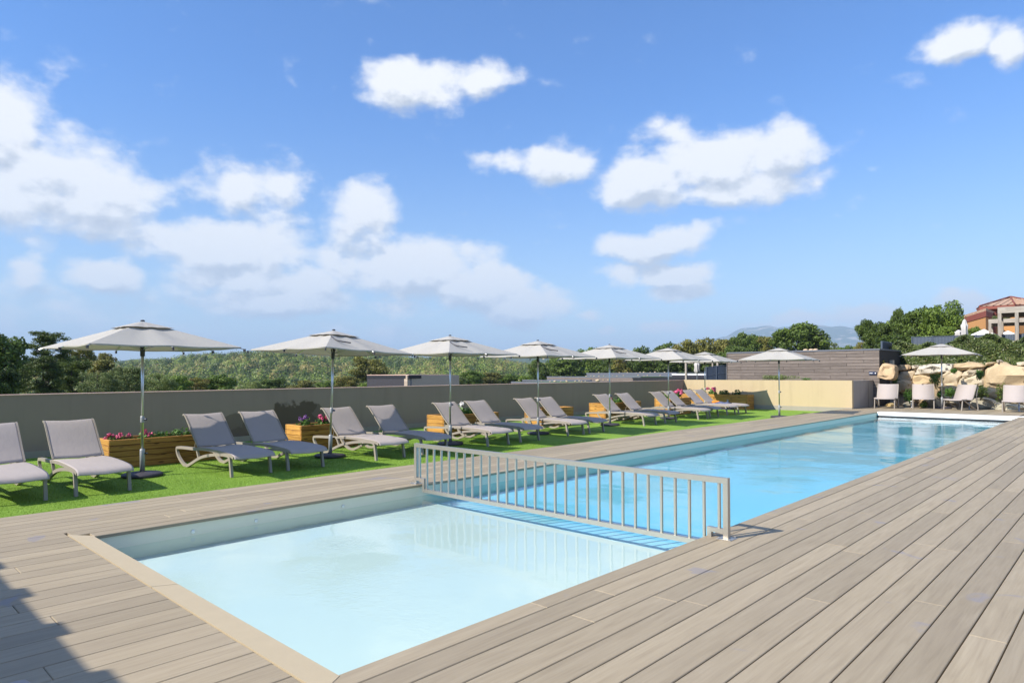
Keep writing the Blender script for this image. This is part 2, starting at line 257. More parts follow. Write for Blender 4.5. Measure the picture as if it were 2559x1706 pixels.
# ------------------------------------------------------------------ geometry helpers
class MB:
    def __init__(s): s.v = []; s.f = []
    def add(s, vs, fs):
        o = len(s.v); s.v += [tuple(v) for v in vs]; s.f += [tuple(o+i for i in f) for f in fs]; return s
    def box(s, x0, x1, y0, y1, z0, z1, M=None):
        vs = [Vector((x, y, z)) for z in (z0, z1) for y in (y0, y1) for x in (x0, x1)]
        if M is not None: vs = [M @ v for v in vs]
        return s.add(vs, [(0, 2, 3, 1), (4, 5, 7, 6), (0, 1, 5, 4), (2, 6, 7, 3), (0, 4, 6, 2), (1, 3, 7, 5)])
    def bbox(s, x0, x1, y0, y1, z0, z1, b=.004, M=None):   # box with bevelled top and vertical edges
        pts = []
        for z, q in ((z0, 0), (z1-b, 0), (z1, b)):
            for (x, y) in ((x0+b, y0+q), (x1-b, y0+q), (x1-q, y0+b), (x1-q, y1-b), (x1-b, y1-q), (x0+b, y1-q), (x0+q, y1-b), (x0+q, y0+b)): pts.append(Vector((x, y, z)))
        if M is not None: pts = [M @ p for p in pts]
        fs = [tuple(range(7, -1, -1)), tuple(range(16, 24))]
        for k in (0, 8):
            for i in range(8): j = (i+1) % 8; fs.append((k+i, k+j, k+8+j, k+8+i))
        return s.add(pts, fs)
    def tube(s, pts, r, n=10, cap=True):
        pts = [Vector(p) for p in pts]; rs = r if isinstance(r, (list, tuple)) else [r]*len(pts); o = len(s.v); ref = None
        for i, p in enumerate(pts):
            d = (pts[min(i+1, len(pts)-1)]-pts[max(i-1, 0)]).normalized()
            if ref is None: ref = Vector((0, 0, 1)) if abs(d.z) < .9 else Vector((1, 0, 0))
            a = d.cross(ref).normalized(); b = d.cross(a); ref = -a.cross(d).normalized() if False else ref
            for k in range(n): t = 2*pi*k/n; s.v.append(tuple(p+(a*math.cos(t)+b*math.sin(t))*rs[i]))
        for i in range(len(pts)-1):
            for k in range(n): j = (k+1) % n; s.f.append((o+i*n+k, o+i*n+j, o+(i+1)*n+j, o+(i+1)*n+k))
        if cap: s.f.append(tuple(o+k for k in range(n-1, -1, -1))); s.f.append(tuple(o+(len(pts)-1)*n+k for k in range(n)))
        return s
    def lathe(s, prof, n=24, c=(0, 0)):
        o = len(s.v)
        for (r, z) in prof:
            for k in range(n): t = 2*pi*k/n; s.v.append((c[0]+r*math.cos(t), c[1]+r*math.sin(t), z))
        for i in range(len(prof)-1):
            for k in range(n): j = (k+1) % n; s.f.append((o+i*n+k, o+i*n+j, o+(i+1)*n+j, o+(i+1)*n+k))
        s.f.append(tuple(o+k for k in range(n-1, -1, -1))); s.f.append(tuple(o+(len(prof)-1)*n+k for k in range(n))); return s
    def strap(s, path, w, th):      # rectangular bar swept in the x-z plane; path (x,y,z); th in plane, w across (y)
        P = [Vector(p) for p in path]; o = len(s.v); n = len(P)
        for i, p in enumerate(P):
            d = (P[min(i+1, n-1)]-P[max(i-1, 0)]).normalized(); nn = Vector((-d.z, 0, d.x)); t = th[i] if isinstance(th, (list, tuple)) else th
            for (a, b) in ((-1, -1), (1, -1), (1, 1), (-1, 1)): s.v.append(tuple(p+Vector((0, a*w/2, 0))+nn*b*t/2))
        for i in range(n-1):
            for k in range(4): j = (k+1) % 4; s.f.append((o+i*4+k, o+i*4+j, o+(i+1)*4+j, o+(i+1)*4+k))
        s.f.append((o+3, o+2, o+1, o)); s.f.append(tuple(o+(n-1)*4+k for k in range(4))); return s
    def mesh(s, name, mat, smooth=False):
        me = bpy.data.meshes.new(name); me.from_pydata(s.v, [], s.f); me.materials.append(MAT[mat] if isinstance(mat, str) else mat)
        if smooth: me.shade_smooth()
        me.update(); return me
    def build(s, name, mat, parent=None, smooth=False, loc=None):
        return link(name, s.mesh(name, mat, smooth), parent, loc)
def link(name, me, parent=None, loc=None):
    o = bpy.data.objects.new(name, me); COL.objects.link(o)
    if parent is not None: o.parent = parent
    if loc is not None: o.location = loc
    return o
def smooth_auto(o, ang=35):
    me = o.data; me.shade_smooth()
    try: me.set_sharp_from_angle(angle=R(ang))
    except Exception: pass
    return o
def tag(o, label=None, cat=None, group=None, kind=None):
    for k, v in (('label', label), ('category', cat), ('group', group), ('kind', kind)):
        if v: o[k] = v
    return o
def empty(name, loc=(0, 0, 0), rz=0.):
    o = bpy.data.objects.new(name, None); COL.objects.link(o); o.location = loc; o.rotation_euler = (0, 0, rz); o.empty_display_size = .2; return o
def copy_tree(o, parent=None):
    c = o.copy(); COL.objects.link(c); c.parent = parent
    for ch in list(o.children): copy_tree(ch, c)
    return c
def bez(pts, n=8):       # Catmull-Rom
    P = [Vector(p) for p in pts]; P = [2*P[0]-P[1]]+P+[2*P[-1]-P[-2]]; out = []
    for i in range(1, len(P)-2):
        for k in range(n):
            t = k/n; a, b, c, d = P[i-1:i+3]
            out.append(.5*((2*b)+(c-a)*t+(2*a-5*b+4*c-d)*t*t+(3*b-a-3*c+d)*t**3))
    return out+[P[-2]]
def quads_mesh(name, ctr, nrm, size, tint, mat, aspect=.55, jit=.9):
    """leaf-sized quads: centres, normals, size, tint (numpy)"""
    n = len(ctr); rd = rng.normal(size=(n, 3)); nr = nrm+jit*rd*.6; nr /= np.linalg.norm(nr, axis=1)[:, None]+1e-9
    t = np.cross(nr, rng.normal(size=(n, 3))); t /= np.linalg.norm(t, axis=1)[:, None]+1e-9; b = np.cross(nr, t)
    sz = size*(.65+.7*rng.random(n)); t = t*sz[:, None]; b = b*(sz*aspect)[:, None]
    V = np.stack([ctr-t, ctr-b*.9+t*.1, ctr+t, ctr+b*.9+t*.1], 1).reshape(-1, 3)
    me = bpy.data.meshes.new(name); me.vertices.add(4*n); me.vertices.foreach_set('co', V.astype(np.float32).ravel()); me.loops.add(4*n); me.loops.foreach_set('vertex_index', np.arange(4*n, dtype=np.int32))
    me.polygons.add(n); me.polygons.foreach_set('loop_start', np.arange(0, 4*n, 4, dtype=np.int32)); me.update(calc_edges=True)
    a = me.attributes.new('tint', 'FLOAT', 'FACE'); a.data.foreach_set('value', np.clip(tint, 0, 1).astype(np.float32)); me.materials.append(MAT[mat]); return me
# ------------------------------------------------------------------ layout constants
XL, XR, YN, YF = -7.664, -3.139, 1.944, 28.94
XT, XW, YB, XE = -9.362, -17.136, 30.9, -9.10
TZ, WZ = -.15, -.168
# ------------------------------------------------------------------ terrain
RU = [(-400, 915), (0, 912), (200, 912), (305, 905), (396, 897), (491, 889), (640, 887), (704, 885.6), (770, 891), (814, 895), (847, 890), (915, 886), (984, 888), (1039, 896.5), (1121, 898), (1180, 895), (1245, 901), (1323, 908), (1500, 915), (1800, 925), (2600, 930)]
razs = []; rzs = []
for (u, v) in RU: p = at(u, v, 620); razs.append(math.atan2(p.x, p.y)); rzs.append(p.z-4)
def bump_fn(D, lst):
    A = []; Z = []
    for (u, v) in lst: p = at(u, v, D); A.append(math.atan2(p.x, p.y)); Z.append(p.z)
    return A, Z
B1 = bump_fn(2600, [(-300, 925), (285, 905), (330, 898), (385, 897), (480, 905), (760, 905), (790, 888), (830, 886), (860, 893), (900, 905), (1060, 905), (1085, 896), (1120, 892), (1150, 896), (1185, 896), (1225, 889), (1290, 888), (1380, 889), (1450, 897), (1560, 910), (1800, 912), (2600, 915)])
B2 = bump_fn(8500, [(-300, 925), (270, 905), (340, 897), (380, 899), (430, 910), (1660, 905), (1745, 862), (1790, 846), (1832, 832), (1872, 822), (1925, 817), (2000, 815), (2080, 817), (2140, 819), (2250, 828), (2400, 850), (2700, 900)])
def sst(a, b, x): t = np.clip((x-a)/(b-a), 0, 1); return t*t*(3-2*t)
def height(az, r):
    zr = np.interp(az, razs, rzs); z = np.full_like(r, -7.)
    z = -2.2-4.8*sst(30, 110, r); z = z+(zr+7.)*(sst(170, 600, r)-sst(640, 1100, r))*1.0
    z = z+8*np.sin(az*23+r*.004)*np.exp(-((r-420)/120)**2)*.4
    z1 = np.interp(az, *B1); z = z+(z1+7)*(sst(1500, 2600, r)-sst(2650, 4200, r))
    z2 = np.interp(az, *B2); z = z+(z2+7)*(sst(5000, 8500, r)**1.3-sst(8600, 11000, r))
    return z
az_ = np.linspace(-pi, pi, 481)[:-1]; extra = np.linspace(R(-95), R(5), 500); az_ = np.unique(np.concatenate([az_, extra])); r_ = np.concatenate([[1.], np.geomspace(12, 14000, 150)])
A, Rr = np.meshgrid(az_, r_); Z = height(A, Rr)
far_n = np.array([[mnoise.noise(Vector((a*14, r*.0011, 3.1)))+.5*mnoise.noise(Vector((a*40, r*.003, 7.7))) for a in az_] for r in r_]); Z = Z+far_n*np.clip((Rr-1500)/6500, 0, 1)*np.clip((Z+7)/300, 0, 1)*70
V = np.stack([np.sin(A)*Rr, np.cos(A)*Rr, Z], -1).reshape(-1, 3); na, nr_ = len(az_), len(r_)
fs = [(i*na+k, i*na+(k+1) % na, (i+1)*na+(k+1) % na, (i+1)*na+k) for i in range(nr_-1) for k in range(na)]
me = bpy.data.meshes.new('ground'); me.from_pydata(V.tolist(), [], fs); me.materials.append(MAT['ground']); me.shade_smooth(); tag(link('ground', me), kind='structure')
def gz(x, y): return float(height(np.array([math.atan2(x, y)]), np.array([math.hypot(x, y)]))[0])
# forest on the hill: too many trees to count
ctr = []; nrm = []; tint = []; siz = []
def clump(p, rad, hgt, n, sz, base):
    d = rng.normal(size=(n, 3)); d[:, 2] = np.abs(d[:, 2])*1.1-.15; d /= np.linalg.norm(d, axis=1)[:, None]
    tc_ = -np.array(p)/np.linalg.norm(p); keep = (d @ tc_) > -.25; d = d[keep]; n = len(d)
    lump = 1+.28*np.sin(d[:, 0]*5+p[0])*np.sin(d[:, 1]*5+p[1])
    ctr.append(np.array(p)+d*np.array([rad, rad, hgt])*lump[:, None]*(.75+.25*rng.random((n, 1)))); nrm.append(d); tint.append(base+.16*rng.normal(size=n)); siz.append(np.full(n, sz))
cnt = 0
while cnt < 6800:
    a = rng.uniform(R(-86), R(-24)); r = 150*(660/150)**rng.random() if rng.random() < .45 else rng.uniform(260, 680)
    x, y = r*math.sin(a), r*math.cos(a)
    rad = rng.uniform(1.9, 3.9)*(1 if r > 240 else .85); z = gz(x, y); b = .45+.5*mnoise.noise(Vector((x*.012, y*.012, 0)))+.30*rng.normal()
    if rng.random() < .04: b = 1.1
    if mnoise.noise(Vector((x*.03, y*.03, 5))) > .38: rad *= .55
    clump((x, y, z+rad*.4), rad, rad*rng.uniform(.9, 1.35), int(60+rad*24), rad*.125, b); cnt += 1
me = quads_mesh('forest', np.concatenate(ctr), np.concatenate(nrm), np.concatenate(siz), np.concatenate(tint), 'leaf_forest', .8, .26)
tag(link('forest', me), 'green evergreen forest covering the low hill behind the terrace wall', 'forest', kind='stuff')
# pale houses far off on the blue hill
hs = random.Random(4)
for i in range(26):
    u = hs.uniform(1195, 1378); v = hs.uniform(893, 903); D = 2200+hs.uniform(0, 300); p = at(u, v, D); z = gz(p.x, p.y)
    a = MB(); w = hs.uniform(7, 15); a.box(-w/2, w/2, -5, 5, -3, 5); o = a.build('hill_house', 'cream_paint' if i % 3 else 'stone_small'); o.location = (p.x, p.y, p.z-2)
    b = MB(); b.add([(-w/2-.5, -5.5, 5), (w/2+.5, -5.5, 5), (w/2+.5, 5.5, 5), (-w/2-.5, 5.5, 5), (-w/2, 0, 7.2), (w/2, 0, 7.2)], [(0, 1, 5, 4), (2, 3, 4, 5), (1, 2, 5), (3, 0, 4)]); b.build('roof', 'roof_tile', o)
    tag(o, 'tiny pale house scattered on the far blue hill between the parasols', 'house', 'houses on the far hill')
# ------------------------------------------------------------------ foliage prototypes
def crown_mesh(name, mat, blobs, n, size, aspect=.6, shell=.35, jit=.9, warm=0.):
    bl = np.array(blobs, float); w = (bl[:, 3]*bl[:, 4]+bl[:, 4]*bl[:, 5]+bl[:, 3]*bl[:, 5]); w /= w.sum(); idx = rng.choice(len(bl), size=n, p=w)
    d = rng.normal(size=(n, 3)); d /= np.linalg.norm(d, axis=1)[:, None]; rr = 1-shell*rng.random(n)**1.5; rr *= 1+.18*np.sin(d[:, 0]*7+idx)*np.sin(d[:, 2]*6+idx*2)
    c = bl[idx, :3]+d*rr[:, None]*bl[idx, 3:6]; t = .38+.16*rng.normal(size=n)+.22*(rng.random(len(bl))-.5)[idx]
    if warm: t = np.where(rng.random(len(bl))[idx] < warm, t+.5, t)
    return quads_mesh(name, c, d, np.full(n, size), t, mat, aspect, jit)
def blobs_round(k, rad=.2, seed=0, top=1., squash=1.):
    r = random.Random(seed); out = []
    for i in range(k):
        th = r.uniform(0, 2*pi); cz = r.uniform(-1, 1); q = r.uniform(.45, .86); b = rad*r.uniform(.55, 1.25); sr_ = (1-abs(cz)**(3 if cz > 0 else 6))**.5
        out.append((.5*q*sr_*math.cos(th), .5*q*sr_*math.sin(th), .47+.40*cz*squash*(.8+.2*q), b, b, b*.8))
    return out+[(0, 0, .42, .30, .30, .34)]
CR = {}
for k in range(3):
    CR['oak%d' % k] = crown_mesh('crown_oak', 'leaf_oak', blobs_round(46, .145, 10+k), 11000, .027)
    CR['bright%d' % k] = crown_mesh('crown_bright', 'leaf_bright', blobs_round(42, .15, 20+k), 10000, .027)
    CR['brown%d' % k] = crown_mesh('crown_brown', 'leaf_brown', blobs_round(34, .14, 30+k), 8000, .026, warm=.12)
    CR['olive%d' % k] = crown_mesh('crown_olive', 'leaf_olive', blobs_round(80, .105, 40+k), 14000, .021, .35, .6, 1.4)
def pine_blobs(seed):
    r = random.Random(seed); out = []
    for i in range(70):
        th = r.uniform(0, 2*pi); z = r.uniform(.08, .95); q = r.uniform(.2, 1)*.44*(1-.45*abs(z-.45)); out.append((q*math.cos(th), q*math.sin(th), z, r.uniform(.09, .17), r.uniform(.09, .17), r.uniform(.035, .07)))
    return out
for k in range(3): CR['pine%d' % k] = crown_mesh('crown_pine', 'leaf_pine', pine_blobs(50+k), 13000, .025, .3, .8, 1.5)
def loose_blobs(seed):
    r = random.Random(seed); out = []
    for i in range(30):
        th = r.uniform(0, 2*pi); z = r.uniform(.02, .93); q = r.uniform(.05, .42)*(1.1-.35*z); out.append((q*math.cos(th), q*math.sin(th), z, r.uniform(.07, .14), r.uniform(.07, .14), r.uniform(.06, .11)))
    return out
for k in range(2): CR['loose%d' % k] = crown_mesh('crown_loose', 'leaf_oak', loose_blobs(60+k), 6500, .030); CR['loosebrown%d' % k] = crown_mesh('crown_loose', 'leaf_brown', loose_blobs(70+k), 6500, .030)
def tree(name, key, u0, u1, vt, vb, D, label, group='trees beyond the terrace', cat='tree', bark='bark', rz=None, depth=None, zb=None, limbs=5):
    uc = (u0+u1)/2; a = at(u0, vb, D); b = at(u1, vb, D); w = (b-a).length; t = at(uc, vt, D); m_ = at(uc, vb, D); hgt = t.z-m_.z
    g = (zb if zb is not None else gz(t.x, t.y)); root = empty(name, (t.x, t.y, g)); rr = random.Random(hash((u0, u1, vt)) & 0xffff)
    cr = link('crown', CR[key], root, (0, 0, m_.z-g)); cr.scale = (w*1.1, depth or w*1.1, hgt*1.05); cr.rotation_euler = (0, 0, rr.uniform(0, 6.28) if rz is None else rz)
    if rz is None: cr.scale = (w*1.16, w*1.16, hgt*1.06)
    tk = MB(); zc = m_.z-g; rad = max(.08, w*.035)
    tk.tube([(0, 0, -.3), (rr.uniform(-.1, .1)*w*.3, rr.uniform(-.1, .1)*w*.3, zc+hgt*.1), (rr.uniform(-.05, .05)*w, 0, zc+hgt*.5), (0, 0, zc+hgt*.8)], [rad*1.3, rad, rad*.6, rad*.25], 8)
    for k in range(limbs):
        th = rr.uniform(0, 6.28); q = w*rr.uniform(.25, .38); z0 = zc+hgt*rr.uniform(-.05, .35)
        tk.tube([(0, 0, max(0, z0)), (q*.5*math.cos(th), q*.5*math.sin(th), z0+hgt*.15), (q*math.cos(th), q*math.sin(th), z0+hgt*.3)], [rad*.5, rad*.32, rad*.12], 5)
    tk.build('trunk', bark, root); return tag(root, label, cat, group)
# left: dark grove
tree('oak_tree', 'oak0', -110, 70, 826, 1000, 52, 'tall dark oak cut by the left edge of the photo')
tree('oak_tree', 'oak1', -60, 40, 905, 1010, 40, 'dark bushy oak in the lower left corner of the grove')
tree('pine_tree', 'pine0', 60, 178, 833, 930, 56, 'flat topped pine half hidden by the first parasol canopy', limbs=7)
tree('pine_tree', 'pine1', 50, 165, 893, 1000, 42, 'dark pine with bright tips just above the wall at far left')
tree('pine_tree', 'pine2', 125, 232, 905, 1000, 44, 'second dark pine above the wall, right of the bright tipped one')
tree('oak_tree', 'oak2', 130, 215, 884, 960, 60, 'almost black oak between the pines and the yellow green trees')
tree('broadleaf_tree', 'brown0', 168, 247, 864, 930, 75, 'yellow green rounded tree standing behind the dark oak')
tree('broadleaf_tree', 'brown1', 238, 290, 880, 935, 78, 'small round yellow green tree left of the first parasol pole')
tree('broadleaf_tree', 'brown2', 205, 312, 898, 960, 70, 'low brownish tree below the small round one')
tree('olive_bush', 'olive0', 188, 300, 922, 1005, 34, 'large pale olive green bush over the wall, left one', cat='bush', limbs=3)
tree('olive_bush', 'olive1', 262, 372, 913, 1000, 36, 'tallest pale olive green bush over the wall by the parasol pole', cat='bush', limbs=3)
tree('olive_bush', 'olive2', 355, 440, 928, 998, 40, 'olive green bush over the wall just right of the parasol pole', cat='bush', limbs=3)
tree('broadleaf_bush', 'bright0', 405, 480, 938, 998, 55, 'yellow green bush right of the olive bushes', cat='bush', limbs=3)
tree('broadleaf_bush', 'brown1', 460, 520, 942, 995, 62, 'small mixed bush above the third lounger', cat='bush', limbs=3)
tree('broadleaf_bush', 'bright1', 505, 590, 935, 995, 70, 'light feathery bush between the first two parasols', cat='bush', limbs=3)
tree('broadleaf_bush', 'olive0', 590, 660, 948, 990, 75, 'low olive bush below the second parasol left corner', cat='bush', limbs=3)
tree('broadleaf_bush', 'oak0', 640, 735, 944, 988, 95, 'low dark bush above the wet patch on the wall', cat='bush', limbs=3)
tree('broadleaf_bush', 'brown2', 725, 800, 950, 985, 90, 'low yellowish bush left of the second parasol pole', cat='bush', limbs=3)
tree('broadleaf_bush', 'bright2', 795, 850, 950, 982, 95, 'low bright bush right of the second parasol pole', cat='bush', limbs=3)
tree('cork_oak', 'brown0', 880, 966, 887, 958, 95, 'big olive brown cork oak standing behind the timber bungalow', bark='bark_pale')
tree('broadleaf_tree', 'brown1', 838, 902, 938, 980, 85, 'small brownish tree left of the timber bungalow')
tree('broadleaf_bush', 'bright0', 890, 935, 957, 985, 75, 'bright green bush against the left wall of the timber bungalow', cat='bush', limbs=3)
for i, (u0, u1, vt, vb, D, k, lb) in enumerate([(1120, 1168, 940, 972, 80, 'olive1', 'pale bush directly right of the dark bungalow'), (1150, 1205, 925, 965, 110, 'bright1', 'bright yellow green bush, second right of the dark bungalow'),
    (1195, 1255, 930, 966, 115, 'brown2', 'mixed green bush left of the fourth parasol pole'), (1245, 1300, 934, 962, 120, 'bright2', 'bright low bush just left of the dark tree group'), (1290, 1330, 938, 962, 118, 'bright0', 'small bright bush at the foot of the dark tree group')]):
    tree('broadleaf_bush', k, u0, u1, vt, vb, D, lb, cat='bush', limbs=3)
# middle tree line
tree('oak_tree', 'oak1', 1322, 1362, 898, 955, 130, 'narrow dark tree at the left end of the middle tree line')
tree('oak_tree', 'oak2', 1345, 1378, 915, 955, 128, 'small dark tree right of the narrow one')
tree('broadleaf_tree', 'bright1', 1368, 1425, 885, 950, 135, 'yellow green tree behind the fourth parasol pole')
tree('oak_tree', 'oak0', 1378, 1470, 892, 950, 125, 'broad dark green tree below the fourth parasol right corner')
tree('broadleaf_tree', 'bright2', 1425, 1500, 866, 948, 140, 'tall yellow green tree poking over the fourth parasol')
tree('broadleaf_tree', 'bright0', 1465, 1545, 878, 948, 138, 'pale green tree between the fourth and fifth parasols')
tree('broadleaf_tree', 'brown1', 1530, 1600, 884, 945, 120, 'brownish loose tree behind the fifth parasol pole')
tree('oak_tree', 'oak2', 1565, 1640, 866, 945, 118, 'loose dark tree right of the fifth parasol')
tree('oak_tree', 'oak1', 1590, 1660, 890, 946, 110, 'dark low tree left of the sixth parasol pole')
tree('oak_tree', 'oak2', 1628, 1700, 856, 946, 115, 'dark tree rising behind the sixth parasol')
tree('oak_tree', 'brown0', 1684, 1752, 843, 945, 105, 'reddish brown open tree between the sixth and seventh parasols')
tree('oak_tree', 'brown1', 1728, 1800, 842, 945, 106, 'open crowned tree behind the seventh parasol')
tree('oak_tree', 'oak0', 1650, 1740, 884, 948, 100, 'dense dark tree filling the gap left of the wooden pergola')
tree('oak_tree', 'oak1', 1735, 1815, 880, 946, 98, 'dense dark tree seen through the wooden pergola')
tree('oak_tree', 'brown2', 1775, 1838, 847, 930, 104, 'thin crowned tree left of the plank wall')
tree('oak_tree', 'oak2', 1800, 1880, 862, 930, 100, 'dark tree behind the left end of the plank wall')
tree('broadleaf_tree', 'oak1', 1822, 1878, 832, 910, 108, 'slender grey green tree above the left part of the plank wall')
tree('broadleaf_tree', 'oak0', 1848, 1918, 834, 910, 107, 'round tree right of the slender grey green one')
tree('broadleaf_tree', 'brown2', 1885, 1938, 840, 910, 106, 'browner open tree left of the big round tree')
tree('evergreen_oak', 'oak1', 1932, 2064, 808, 905, 90, 'big round dark green evergreen oak above the plank wall')
tree('broadleaf_tree', 'loose1', 2040, 2075, 862, 900, 100, 'little feathery tree right of the big round oak')
tree('broadleaf_tree', 'olive2', 2068, 2102, 854, 900, 100, 'grey green feathery tree in front of the mountain')
tree('broadleaf_tree', 'bright2', 2095, 2140, 862, 900, 98, 'low bright green shrub tree left of the dark right grove')
tree('broadleaf_tree', 'brown0', 2136, 2175, 848, 890, 75, 'small yellow green tree at the foot of the dark right grove')
for (k_, u0, u1, vt, vb, D, lb) in [('oak2', 1500, 1575, 893, 955, 128, 'dark filling tree below the gap between the fourth and fifth canopies'), ('oak0', 1556, 1622, 896, 955, 124, 'dark low tree just right of the fifth parasol pole'), ('brown0', 1610, 1672, 874, 952, 122, 'brownish tree poking between the fifth and sixth canopies'), ('oak1', 1668, 1722, 866, 952, 112, 'dark round tree right behind the sixth canopy peak'),
    ('brown2', 1708, 1762, 862, 950, 110, 'olive brown tree under the reddish open tree'), ('oak2', 1752, 1812, 866, 950, 108, 'dark tree below the open crowned tree of the seventh parasol'), ('oak1', 1806, 1862, 872, 915, 112, 'dark tree just above the left top corner of the plank wall'), ('oak2', 1850, 1940, 868, 915, 110, 'low dark tree along the plank wall roof'), ('olive0', 2055, 2120, 868, 900, 104, 'pale low bush along the roof right of the big oak'), ('oak0', 2105, 2150, 866, 900, 96, 'dark low bush at the roof before the right grove')]:
    tree('broadleaf_tree', k_, u0, u1, vt, vb, D, lb)
# right grove
tree('evergreen_oak', 'oak2', 2139, 2190, 797, 852, 62, 'open dark tree at the left end of the right grove', zb=1.)
tree('evergreen_oak', 'oak0', 2160, 2225, 803, 885, 60, 'dense dark tree, second from the left in the right grove', zb=1.)
tree('evergreen_oak', 'bright1', 2195, 2250, 798, 880, 64, 'lighter green tree, third from the left in the right grove', zb=1.)
tree('evergreen_oak', 'oak1', 2222, 2268, 772, 880, 60, 'tall narrow dark tree with pale trunk in the right grove', zb=1., bark='bark_pale')
tree('evergreen_oak', 'oak2', 2245, 2345, 768, 885, 55, 'widest dark tree in the middle of the right grove', zb=1.)
tree('evergreen_oak', 'bright2', 2298, 2412, 752, 880, 54, 'tallest bright green tree at the right end of the right grove', zb=1.)
tree('evergreen_oak', 'bright0', 2330, 2395, 815, 865, 48, 'low bright shrub in front of the tallest grove tree', cat='shrub', zb=1.5)
tree('evergreen_oak', 'bright1', 2412, 2458, 816, 862, 50, 'bright green bush left of the orange house', cat='bush', zb=1.5)
tree('evergreen_oak', 'oak0', 2180, 2300, 835, 890, 50, 'dark undergrowth bush below the right grove', cat='bush', zb=1.)
# ------------------------------------------------------------------ pool basin and water
def slab_obj(name, mat, parent=None, **k): return MB().box(k['x'][0], k['x'][1], k['y'][0], k['y'][1], k['z'][0], k['z'][1]).build(name, mat, parent)
basin = tag(slab_obj('pool_basin', 'liner_deep', x=(XL, XR), y=(6.42, YF+.55), z=(-.95, -.33)), kind='structure')
slab_obj('floor', 'liner', basin, x=(XL, XR), y=(YN, 6.10), z=(-.72, -.30))
slab_obj('wall', 'liner', basin, x=(XL, XR), y=(6.10, 6.30), z=(-1.3, -.30))
slab_obj('wall', 'liner_wall', basin, x=(XL-.3, XL), y=(YN-.3, YF+.55), z=(-1.45, -.032))
slab_obj('wall', 'liner_wall', basin, x=(XR, XR+.3), y=(YN-.3, YF+.55), z=(-1.45, -.032))
slab_obj('wall', 'liner_wall', basin, x=(XL, XR), y=(YN-.3, YN), z=(-.72, -.036))
slab_obj('wall', 'liner_wall', basin, x=(XL, XR), y=(YF+.55, YF+.85), z=(-1.45, -.036))
slab_obj('wall', 'liner_deep', basin, x=(XL, XR), y=(6.30, 6.42), z=(-1.45, -.30))
for (u, v) in ((482, 1345), (857, 1284), (640, 1322)):
    p = px(u, v, XL); o = MB().lathe([(.022, 0), (.022, .006), (.012, .008)], 12).build('water_nozzle', 'alu', basin, loc=(XL, p.y, -.125)); o.rotation_euler = (0, pi/2, 0)
for nm, mt, y0, y1 in (('paddling_pool_water', 'water_shallow', YN, 6.20), ('swimming_pool_water', 'water_deep', 6.20, YF+.55)):
    o = MB().add([(XL, y0, WZ), (XR, y0, WZ), (XR, y1, WZ), (XL, y1, WZ)], [(0, 1, 2, 3)]).build(nm, mt); tag(o, kind='structure')
# water inlets on the left wall
cop = empty('pool_coping'); tag(cop, kind='structure')
cy0, cy1 = 1.794, YN+.012
MB().add([(-7.90, cy0, z) for z in (-.034, .003)]+[(-5.50, cy0, z) for z in (-.034, .003)]+[(-5.42, cy1, z) for z in (-.034, .003)]+[(XL, cy1, z) for z in (-.034, .003)], [(0, 2, 4, 6), (1, 7, 5, 3), (0, 1, 3, 2), (2, 3, 5, 4), (4, 5, 7, 6), (6, 7, 1, 0)]).build('slab', 'coping', cop)
MB().add([(-5.492, cy0, z) for z in (-.034, .003)]+[(-3.04, cy0, z) for z in (-.034, .003)]+[(XR, cy1, z) for z in (-.034, .003)]+[(-5.412, cy1, z) for z in (-.034, .003)], [(0, 2, 4, 6), (1, 7, 5, 3), (0, 1, 3, 2), (2, 3, 5, 4), (4, 5, 7, 6), (6, 7, 1, 0)]).build('slab', 'coping', cop)
# ------------------------------------------------------------------ deck
deck = MB().box(XT, XL-.305, -3, 35.2, -.3, -.036).box(XR+.305, 4.2, -3, 35.2, -.3, -.036).box(XL-.305, XR+.305, -3, YN-.305, -.3, -.036).box(XL-.305, XR+.305, YF+.86, 35.2, -.3, -.036).build('deck', 'under'); tag(deck, kind='structure')
strips = []   # (x0, x1, y0, y1)
x = XR-.018; strips.append((x, x+.155, cy0-.004, 34.6)); x += .163
while x < 4.0: strips.append((x, x+.192, -2.6, 34.6 if x < 1.5 else 24)); x += .2
x = XL+.018; strips.append((x-.17, x, cy1+.006, YF+.5)); x -= .178
k = 0
while x-.19 > XT-.05: strips.append((x-.19, x, -2.6 if k > 0 else cy0+.02, 34.6)); x -= .1975; k += 1
xx = x+.0; strips.append((XT, x, -2.6, 34.6))
x = -8.018; yend = cy0-.006
while x < XR-.02: strips.append((x, min(x+.217, XR+.14), -2.6, yend)); x += .2235
x = XL-.155
while x < XR-.1: strips.append((x, min(x+.192, XR-.026), YF+.52, 34.6)); x += .2
br = random.Random(3); boards = []; BM = {}
for (x0, x1, y0, y1) in strips:
    y = y0; first = True
    while y < y1-.05:
        L = 4.0 if not first else br.uniform(1.0, 4.0); first = False; e = min(y+L, y1)
        if y1-e < .5: e = y1
        boards.append((x0, x1, y+.0015, e-.0015)); y = e
def bkey(b): c = Vector(((b[0]+b[1])/2, (b[2]+b[3])/2)); return c.length+(60 if (c.x > 0.6 or c.y < 0.2 or (c.x > -.1*c.y+.8)) else 0)
boards.sort(key=bkey)
for i, (x0, x1, y0, y1) in enumerate(boards[:296]):
    w, l = round(x1-x0, 3), round(y1-y0, 2); l = min(l, y1-y0)
    if (w, l) not in BM: BM[(w, l)] = MB().bbox(-w/2, w/2, -l/2, l/2, -.034, 0, .004).mesh('board', 'deck_wood')
    link('board', BM[(w, l)], deck, ((x0+x1)/2, (y0+y1)/2, br.uniform(-.0008, .0008)))
rest = MB()
for (x0, x1, y0, y1) in boards[296:]: rest.bbox(x0, x1, y0, y1, -.034, 0, .004)
o = rest.build('far_boards', 'deck_wood', deck); o['kind'] = 'stuff'
